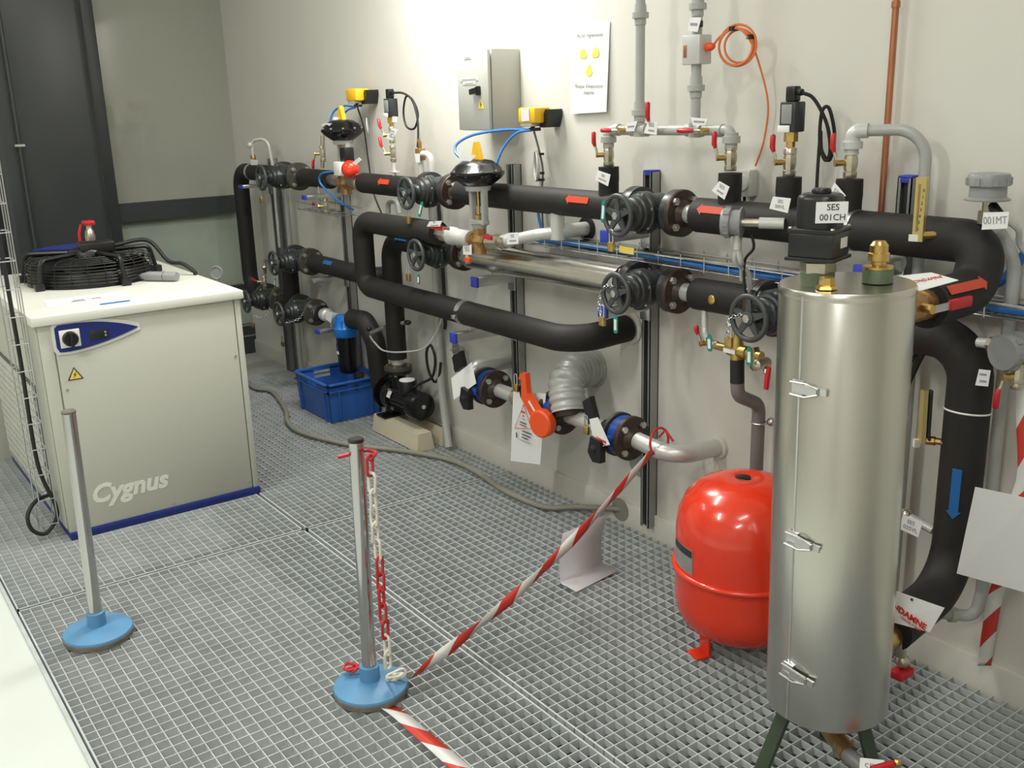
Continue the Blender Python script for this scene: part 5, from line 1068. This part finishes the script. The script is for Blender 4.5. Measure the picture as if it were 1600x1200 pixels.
for w_, h_, c_, m in ((.022, .006, (3.1756, -0.2572, 0.4238), 'rink'), (.008, .006, (3.1750, -0.2572, 0.4084), 'rink'), (.026, .003, (3.1745, -0.2572, 0.3956), 'gink'), (.040, .004, (3.1738, -0.2572, 0.3802), 'ink'), (.044, .003, (3.1734, -0.2572, 0.3699), 'ink'), (.058, .004, (3.1954, -0.2562, 0.3472), 'ink'), (.054, .004, (3.1908, -0.2562, 0.3333), 'ink'), (.040, .004, (3.1822, -0.2562, 0.3208), 'ink'), (.070, .003, (3.1817, -0.2562, 0.3078), 'gink'), (.006, .022, (3.1286, -0.2562, 0.3198), 'ink')):
    part(nt_, 'print_line', MB().obox(c_, (1, 0, 0), (0, 0, 1), w_, h_, .0006), m)
card('warning_card', 'white card with red lettering hanging below the wrapped duct', [(3.6152, -0.3000, 0.5119), (3.6583, -0.3000, 0.5291), (3.7194, -0.3000, 0.4481), (3.6409, -0.3000, 0.4158)], None, 'card')
wcl = bpy.data.objects['warning_card.001'] if 'warning_card.001' in bpy.data.objects else None
part(wcl, 'lettering', text_mb('CONDAMNE', .0125, (3.6756, -0.3012, 0.4526), (1, 0, -.10), (.1, 0, 1), bold=.0006, sx=.72), 'rink'); part(wcl, 'lettering', text_mb('NE PAS MANOEUVRER', .006, (3.6788, -0.3012, 0.4421), (1, 0, -.10), (.1, 0, 1), sx=.70), 'rink')
# hose on the grating, wall plates, drain conduit
solo('floor_hose', MB().tube(spline([(.30, -.30, .012), (0.7048, -0.3754, 0.0130), (0.8696, -0.3278, 0.0130), (1.2481, -0.4118, 0.0130), (1.4674, -0.4936, 0.0130), (1.6657, -0.5132, 0.0130), (1.9693, -0.4221, 0.0130), (2.2181, -0.2689, 0.0130), (2.4654, -0.1629, 0.0130), (2.6834, -0.1538, 0.0130), (2.9438, -0.1867, 0.0130), (3.1723, -0.1641, 0.0130), (3.27, -.075, .02), (3.40, -.03, .045), (3.46, -.0, .05)], 8), .0115, 12), 'hose', 'grey hose snaking over the grating to the wall', 'hose')
solo('wall_plate', MB().lathe((3.45, -.0125, .052), (0, -1, 0), [(.045, 0), (.045, .003), (0, .003)], 28), 'hose', 'round beige plate where the hose enters the wall', 'plate')
solo('wall_plate', MB().lathe((3.545, -.001, .265), (0, -1, 0), [(.055, 0), (.055, .004), (0, .004)], 32), 'head', 'round grey blanking plate behind the strut', 'plate')
dc = thing('drain_conduit', 'grey conduit running down the wall and flaring out by the pump', 'conduit', (2.26, -.05, 0))
part(dc, 'conduit_wall', MB().tube(spline([(2.215, -.03, 1.17), (2.22, -.03, .9), (2.225, -.035, .50), (2.235, -.04, .30), (2.28, -.055, .14), (2.335, -.075, .015)], 8), .018, 16), 'grey')
part(dc, 'strap', MB().cyl((2.22, -.03, .62), (2.22, -.03, .632), .020, n=16), 'strut')
solo('black_cable', MB().tube(spline([(2.255, -.02, 1.15), (2.265, -.02, .9), (2.27, -.022, .62), (2.275, -.03, .56)], 8), .0085, 8), 'rubber', 'black cable beside the grey conduit', 'cable')
t = thing('limit_switch', 'steel plate with black limit switch above the blank card', 'switch', (2.4557, -0.0800, 0.5094)); c = vv((2.4002, -0.0550, 0.4952))
part(t, 'plate', MB().obox(c, (1, -.25, 0), (0, 0, 1), .09, .06, .004), 'strut'); part(t, 'switch_body', MB().obox(c+Vector((.055, -.020, -.05)), (1, 0, 0), (.2, 0, 1), .04, .07, .035), 'black')
for k in range(3): part(t, 'screw', MB().cyl(c+Vector((-.03+.03*k, -.004, -.01+.01*k)), c+Vector((-.03+.03*k, -.010, -.01+.01*k)), .004, n=8), 'bolt')
# ------------------------------------------------------------------ tank side: outlet valve, drain, thermometers, instrument heads
t = thing('tank_outlet_valve', 'bronze outlet valve with long red lever at the tank top', 'valve', (4.868, -.43, 1.06))
part(t, 'valve_body', MB().lathe((4.868, -.482, 1.10), (0, 1, 0), [(.030, 0), (.034, .003), (.034, .022), (.028, .024), (.034, .045), (.028, .066), (.034, .068), (.034, .088), (.030, .09)], 12), 'bronze')
part(t, 'stem', MB().cyl((4.895, -.452, 1.105), (4.925, -.458, 1.105), .010, n=8), 'brass')
part(t, 'lever_bar', MB().obox((4.925, -.425, 1.105), (.05, 1, .02), (0, 0, 1), .06, .016, .004), 'zinc')
part(t, 'red_grip', MB().bbox((4.922, -.40, 1.095), (4.934, -.322, 1.118), .003), 'red')
t = thing('tank_drain', 'brass drain line with taps leaving the tank bottom', 'valve', (4.868, -.45, .26))
part(t, 'elbow_pipe', MB().tube(fillet([(4.868, -.52, .30), (4.868, -.40, .305)], .03), .026, 14), 'nickel')
part(t, 'tee', MB().lathe((4.868, -.475, .302), (0, 1, 0), [(.030, 0), (.033, .004), (.033, .05), (.03, .06)], 10), 'brass')
part(t, 'tap', MB().cyl((4.885, -.41, .30), (4.89, -.40, .235), .012, n=10).sphere((4.89, -.40, .235), .018, 12, 6), 'nickel')
part(t, 'red_grip', MB().bbox((4.875, -.43, .195), (4.91, -.375, .215), .004), 'red')
card('warning_card', 'large white card with red lettering at the foot of the thick pipe', [(4.8686, -0.4600, 0.4397), (5.0044, -0.4400, 0.4373), (4.9811, -0.4500, 0.3699), (4.8717, -0.4700, 0.3617)], None, 'card')
wc2 = bpy.data.objects['warning_card.002']
part(wc2, 'lettering', text_mb('CONDAMNE', .021, (4.9180, -0.4610, 0.3966), (1, 0, -.245), (.245, 0, 1), bold=.0008), 'rink')
part(wc2, 'lettering', text_mb('NE PAS MANOEUVRER', .0095, (4.9194, -0.4610, 0.3809), (1, 0, -.245), (.245, 0, 1)), 'rink')
part(wc2, 'eyelet', MB().lathe((4.9337, -0.4550, 0.4336), (0, -1, 0), [(.0035, 0), (.0035, .001), (0, .001)], 10), 'ink')
# lower tank drain coming towards the viewer
t = thing('bottom_drain', 'rusty drain pipe with red lever under the steel tank', 'pipe', (4.9, -.70, .05))
part(t, 'elbow', MB().tube(fillet([(kx, ky, .21), (kx, ky, .15), (4.9523, -0.6850, 0.1400)], .03), .022, 14), 'bronze')
part(t, 'pipe_wall', MB().tube([(4.9226, -0.6793, 0.1420), (4.9911, -0.6928, 0.1350), (5.1525, -0.6888, 0.1000)], .018, 12), 'pvc')
part(t, 'red_grip', MB().tube([(5.0474, -0.7392, 0.1800), (5.0669, -0.6945, 0.1850)], .008, 8), 'red'); part(t, 'lever_nut', MB().sphere((5.0702, -0.6835, 0.1850), .010, 10, 6), 'brass')
card('valve_tag', 'white tag on the drain under the steel tank', [(5.0004, -0.7117, 0.1700), (5.0373, -0.6786, 0.1700), (5.0474, -0.6942, 0.1400), (5.0120, -0.7292, 0.1400)], ['SES'])
# grey pipe up the wall at the far right
t = thing('wall_riser', 'grey pipe rising beside the thick black pipe at the right', 'pipe', (4.87, -.05, .2))
part(t, 'pipe_wall', MB().tube(fillet([(4.80, -.20, .262), (4.882, -.07, .235), (4.882, -.05, .30), (4.875, -.05, 1.16), (4.83, -.05, 1.22)], [.03, .03, .2, .05]), .0155, 16), 'grey')
part(t, 'elbow_ring', MB().cyl((4.845, -.128, .2455), (4.853, -.115, .243), .020, n=16), 'grey')
# thermometers
t = thing('thermometer', 'gold industrial thermometer standing on the upper pipe', 'thermometer', (4.7277, -0.2150, 1.2138))
a, b = vv((4.7066, -0.2150, 1.2058)), vv((4.7198, -0.2150, 1.3545)); ax_ = (b-a).normalized(); L = (b-a).length; u = Vector((.92, .25, 0)); c = (a+b)/2+u*.010
part(t, 'case', MB().obox(c, u, ax_, .024, L, .020), 'gold')
part(t, 'groove', MB().obox(c+Vector((0, -.0103, .004)), u, ax_, .005, L*.74, .002), 'bronze')
part(t, 'foot_plate', MB().obox(a+u*.010+ax_*.008-Vector((0, .0105, 0)), u, ax_, .022, .016, .002), 'white')
for k in range(7): part(t, 'numeral', text_mb(str(6-k), .010, c+u*.007+ax_*(L*(-.30+.10*k))-Vector((0, .0108, 0)), u, ax_), 'ink')
part(t, 'stem_nut', MB().cyl(a+u*.018+Vector((0, 0, .012)), a+u*.045+Vector((0, .02, .014)), .009, n=8), 'brass')
t = thing('thermometer', 'gold thermometer seen edge-on beside the thick dropping pipe', 'thermometer', (4.7654, -0.1700, 0.6972))
a, b = vv((4.7649, -0.1900, 0.7066)), vv((4.7561, -0.1900, 0.8405)); ax_ = (b-a).normalized(); L = (b-a).length
part(t, 'case', MB().obox((a+b)/2, (.55, .83, 0), ax_, .010, L, .022), 'gold'); part(t, 'scale_edge', MB().obox((a+b)/2+Vector((.014, .006, .006)), (.55, .83, 0), ax_, .004, L*.95, .016), 'ink')
part(t, 'stem_nut', MB().lathe(a+Vector((.005, .01, .006)), (1, .35, .05), [(.012, 0), (.012, .02), (.009, .022), (.009, .035)], 8), 'brass'); part(t, 'ball', MB().sphere(a+Vector((.05, .022, .008)), .012, 12, 6), 'lgrey'); part(t, 'foot_plate', MB().obox(a+Vector((-.012, -.006, -.002)), (.55, .83, 0), (0, 0, 1), .014, .020, .012), 'white')
# instrument heads
def inst_head(c, ax_, r, h, label):
    c = vv(c); t = thing('instrument_head', label, 'sensor', c, 'grey round instrument heads')
    part(t, 'housing', MB().lathe(c, ax_, [(r*1.12, 0), (r*1.14, .003), (r*.92, .008), (r*.90, h*.55), (r*1.06, h*.56), (r*1.06, h*.88), (r*.98, h), (r*.5, h*1.04), (0, h*1.04)], 28), 'head')
    u, v, d = frame(ax_)
    for k in range(8):
        a = 2*PI*k/8; part(t, 'cover_lug', MB().obox(c+d*h*.72+(u*math.cos(a)+v*math.sin(a))*r*1.06, d, u*math.cos(a)+v*math.sin(a), h*.28, .006, .012), 'head')
    return t
tt = inst_head((4.842, U, 1.303), (0, 0, 1), .044, .060, 'round grey instrument head on the far right pipe elbow')
part(tt, 'neck', MB().cyl((4.846, U, 1.25), (4.846, U, 1.305), .013, n=12).cyl((4.846, U, 1.25), (4.846, U, 1.28), .020, n=6), 'nickel')
part(tt, 'gland', MB().tube([(4.855, U, 1.292), (4.885, U-.01, 1.268)], .012, 10), 'black')
solo('signal_cable', MB().tube(spline([(4.885, U-.01, 1.268), (4.91, -.12, 1.24), (4.91, -.10, 1.20), (4.95, -.08, 1.17), (5.05, -.06, 1.17)], 8), .007, 8), 'grey', 'grey cable from the far right instrument head', 'cable')
card('valve_tag', 'white tag reading 001MT below the far right instrument head', [(4.8700, -0.2000, 1.2823), (4.9282, -0.2000, 1.2877), (4.9278, -0.2000, 1.2513), (4.8696, -0.2000, 1.2437)], ['001MT'], size=.024)
t2 = inst_head((4.2129, -0.2500, 1.2133), (-.86, -.5, 0), .038, .055, 'round grey instrument head in front of the upper pipe')
c = vv((4.2083, -0.2500, 1.2130)); part(t2, 'neck_nut', MB().tube([c, c+Vector((.045, .028, 0))], .011, 8), 'nickel'); part(t2, 'connector', MB().tube([c+Vector((.042, .026, 0)), c+Vector((.10, .060, 0))], .0155, 14), 'lgrey'); part(t2, 'drop', MB().cyl(c+Vector((-.01, -.0, -.035)), c+Vector((-.01, 0, -.075)), .012, n=12), 'lgrey')
for k, (e0, lb_) in enumerate((((4.2055, -0.2000, 1.0208), 'grey sheathed cable below the near instrument head'), ((4.1762, -0.2000, 1.0428), 'second grey sheathed cable below the near instrument head'))):
    q = vv(e0); solo('sheathed_cable', MB().tube(spline([c+Vector((-.01, -.0, -.07)), c+Vector((-.015+.02*k, 0, -.11)), c.lerp(q, .75), q], 8), .008, 8), 'grey', lb_, 'cable')
solo('sheathed_cable', MB().tube(spline([c+Vector((.03, .01, -.03)), c+Vector((.03, .02, -.07)), c+Vector((.0, .02, -.11)), c+Vector((.0, .03, -.20)), c+Vector((.03, .05, -.22))], 8), .004, 8), 'rubber', 'thin black cable beside the near instrument head', 'cable')
t3 = inst_head((4.9552, -0.1500, 0.9706), (-.2, -1, 0), .040, .05, 'grey instrument head cut by the right picture edge')
part(t3, 'side_pipe', MB().tube([(4.8596, -0.1500, 0.9733), (4.9244, -0.1500, 0.9771)], .012, 12), 'lgrey'); part(t3, 'side_nut', MB().cyl((4.8862, -0.1500, 0.9749), (4.9062, -0.1500, 0.9754), .018, n=6), 'nickel')
ball_valve((4.9719, -0.1700, 0.9170), (0, 0, 1), (-.5, -.85, 0), (0, 0, -1), 'small tap below the right edge instrument head', .06, .012)
solo('air_hose', MB().tube(spline([(4.8071, -0.0300, 1.0809), (4.8384, -0.0300, 1.1037), (4.8711, -0.0300, 1.1476), (4.9076, -0.0400, 1.2080)], 8), .011, 10), 'hoseblue', 'thick blue hose at the right picture edge', 'hose')
solo('black_hose', MB().tube(spline([(4.6552, -0.1000, 0.8185), (4.6758, -0.1000, 0.8739), (4.6933, -0.1000, 0.9192), (4.7000, -0.1000, 0.9619)], 8), .009, 8), 'rubber', 'black hose between the tank and the thick pipe', 'hose')
solo('black_hose', MB().tube(spline([(4.6546, -0.1000, 0.8664), (4.6700, -0.1000, 0.8982), (4.6965, -0.1000, 0.9232)], 8), .005, 8), 'rubber', 'thin black hose beside the thicker one', 'hose')
t = thing('side_tap', 'grey stub pipe with tag low on the thick pipe', 'valve', (4.78, U, .52)); part(t, 'stub', MB().tube([(4.6923, -0.1400, 0.4839), (4.7860, -0.1400, 0.4634)], .011, 12), 'lgrey'); part(t, 'ball', MB().sphere((4.7095, -0.1400, 0.4806), .016, 12, 6), 'nickel')
card('valve_tag', 'white tag reading 025VL beside the thick dropping pipe', [(4.7356, -0.2000, 0.5075), (4.7916, -0.2000, 0.5052), (4.7832, -0.2000, 0.4603), (4.7282, -0.2000, 0.4659)], ['SES', '025VL'])
card('valve_tag', 'small white tag tied to the thick dropping pipe', [(4.9021, -0.2100, 0.9269), (4.9295, -0.2100, 0.9293), (4.9275, -0.2100, 0.8908), (4.8969, -0.2100, 0.8874)], ['-', '-'])
# brass mixing valve group left of the tank
t = thing('mixing_valve', 'brass mixing valve group with black hose below the plugged pipe', 'valve', (4.1744, -0.2000, 0.8128))
a, b = vv((4.0811, -0.2000, 0.8345)), vv((4.2567, -0.2000, 0.8341)); d = (b-a)
part(t, 'manifold', MB().tube([a, a+d*.3, a+d*.32, a+d*.7, a+d*.72, b], [.012, .012, .020, .020, .014, .014], 10), 'brass')
part(t, 'body', MB().lathe(a+d*.48, (0, 0, 1), [(.018, -.035), (.020, -.01), (.022, .01), (.016, .03), (.010, .05), (.012, .06), (0, .061)], 12), 'brass')
part(t, 'strainer', MB().lathe(a+d*.85, (.3, -.1, -.8), [(.016, -.02), (.018, .01), (.018, .035), (.012, .045), (0, .046)], 8), 'bronze')
part(t, 'hose_end', MB().cyl((4.1673, -0.2000, 0.8076), (4.1703, -0.2000, 0.7383), .021, n=18), 'rubber'); part(t, 'label_strip', MB().obox(a+d*.42+Vector((0, -.022, .0)), d, (0, 0, 1), .045, .012, .001), 'paper')
part(t, 'inlet_pipe', MB().tube(fillet([(3.9863, -0.1500, 0.9340), (3.9984, -0.1600, 0.8534), (4.0554, -0.2000, 0.8338), a], .03), .010, 12), 'lgrey')
ball_valve((4.0655, -0.2000, 0.8396), (1, 0, -.1), (-.5, -.85, 0), (-.1, 0, 1), 'tap with red lever left of the brass mixing valve', .05, .011, hl=.055)
t = thing('ball_valve', 'tap with hanging red lever against the steel tank', 'valve', (4.3657, -0.3000, 0.8127), 'small ball valves with red levers')
part(t, 'nut', MB().lathe((4.2971, -0.2200, 0.8285), (0, -1, 0), [(.014, 0), (.016, .004), (.016, .05), (.010, .055), (0, .056)], 12), 'nickel'); part(t, 'red_grip', MB().tube([(4.3685, -0.3000, 0.8420), (4.3635, -0.3000, 0.8123), (4.3608, -0.3000, 0.7792)], [.006, .008, .007], 8), 'red')
t = thing('drain_pipe', 'dark grey plastic waste pipe with an offset beside the red vessel', 'pipe', (4.27, -.09, .35))
part(t, 'pipe_wall', MB().tube(fillet([(4.1700, -0.2000, 0.7441), (4.1744, -0.2000, 0.7000), (4.1536, -0.0800, 0.6435), (vv((4.1536, -0.0800, 0.6435))+Vector((0, 0, -.63)))], [.045, .045], 8), .0205, 18), 'pvc')
q = vv((4.1565, -0.0800, 0.5869)); part(t, 'clip', MB().ring(q, (0, 0, 1), .023, .003, 22, 6).sphere(q+Vector((.03, .02, .005)), .014, 10, 6), 'zinc')
# hanging tape and blank sheet at the right edge
ribbon('barrier_tape', 'red and white barrier tape hanging at the right picture edge', [(4.9600, -0.1200, 0.9710), (4.9702, -0.1200, 0.8271), (4.9953, -0.1300, 0.6779), (4.9904, -0.1500, 0.5846), (4.9845, -0.1400, 0.4468), (4.9441, -0.1000, 0.3318), (4.9173, -0.0600, 0.1983), (4.9000, -0.0300, 0.0854)], .034, [(1, .2, 0), (1, .4, 0), (.9, .5, 0), (.8, .2, 0), (.9, .5, .2), (.7, .7, .1)], .19)
card('blank_sheet', 'large blank white sheet hanging at the right picture edge', [(4.9704, -0.3000, 0.6800), (5.0978, -0.3000, 0.6906), (5.1058, -0.2700, 0.4573), (4.9367, -0.2800, 0.4453)], None, 'paper')
# ------------------------------------------------------------------ small fittings at the far left
t = thing('vent_bend', 'grey vent bend on a red tap above the far left valve', 'pipe', (0.4661, -0.1400, 1.2539))
a = vv((0.4514, -0.1400, 1.2714)); part(t, 'bend', MB().tube(fillet([a+Vector((0, 0, -.06)), a+Vector((0, 0, .11)), a+Vector((.09, .06, .12)), a+Vector((.10, .07, -.02)), a+Vector((.10, .07, -.5))], [.03, .05, .05]), .009, 12), 'lgrey')
part(t, 'tap', MB().lathe(a+Vector((0, 0, -.02)), (0, 0, 1), [(.012, 0), (.016, .01), (.016, .04), (.012, .05)], 10), 'bronze'); part(t, 'cap', MB().sphere(a+Vector((-.004, -.01, .085)), .018, 10, 6), 'lgrey')
card('valve_tag', 'white tag below the far left red tap', [(0.4800, -0.1700, 1.2774), (0.5931, -0.1700, 1.2770), (0.5766, -0.1700, 1.2483), (0.4813, -0.1700, 1.2453)])
ball_valve((1.3689, -0.1400, 1.3282), (0, 0, 1), OUT, (-.2, 0, -1), 'red lever tap left of the far control valve', .08, .014)
solo('nickel_riser', MB().cyl((1.3757, -0.1400, 1.3657), (1.3848, -0.1400, 1.4155), .011, n=12).cyl((1.3563, -0.1400, 1.2587), (1.3632, -0.1400, 1.2967), .010, n=12), 'nickel', 'thin nickel riser holding the tap beside the far control valve', 'pipe')
ball_valve((1.3587, -0.1400, 1.0674), (0, 0, 1), OUT, (-1, 0, .2), 'small tap with red knob in front of the short wire basket', .07, .012, hl=.05)
ball_valve((0.4893, -0.1600, 0.5730), (0, 0, 1), OUT, (-.9, 0, .15), 'small tap with red lever above the lowest left valve', .07, .013)
solo('nickel_riser', MB().cyl((0.5106, -0.1600, 0.6212), (0.5321, -0.1600, 0.7101), .010, n=12).sphere((0.5353, -0.1700, 0.6629), .018, 10, 6), 'nickel', 'thin nickel riser with a ball beside the left handwheel', 'pipe')
solo('drain_conduit', MB().cyl((.66, -.05, .02), (.66, -.05, 1.13), .014, n=14), 'grey', 'thin grey conduit between the two leftmost struts', 'conduit')
t = thing('bent_hook', 'grey bent pipe end behind the middle padlock', 'pipe', (1.9352, -0.0600, 1.0740)); part(t, 'pipe_wall', MB().tube(fillet([(1.8658, -0.0600, 1.0573), (1.8664, -0.0600, 1.1113), (1.9530, -0.0600, 1.1224), (1.9701, -0.0600, 1.0646)], .03), .012, 12), 'grey')
t = thing('pressure_gauge', 'small round pressure gauge standing behind the chiller lid', 'gauge', (1.05, -.62, .80))
c = vv((1.2977, -0.7200, 0.7885)); part(t, 'dial', MB().ring(c, (.7, -.6, 0), .030, .004, 24, 6).lathe(c, (.7, -.6, 0), [(.028, -.006), (.028, 0), (0, 0)], 24), 'head'); part(t, 'stem', MB().cyl(c+Vector((.0, 0, -.03)), Vector((c.x, c.y, 0)), .010, n=10), 'nickel')
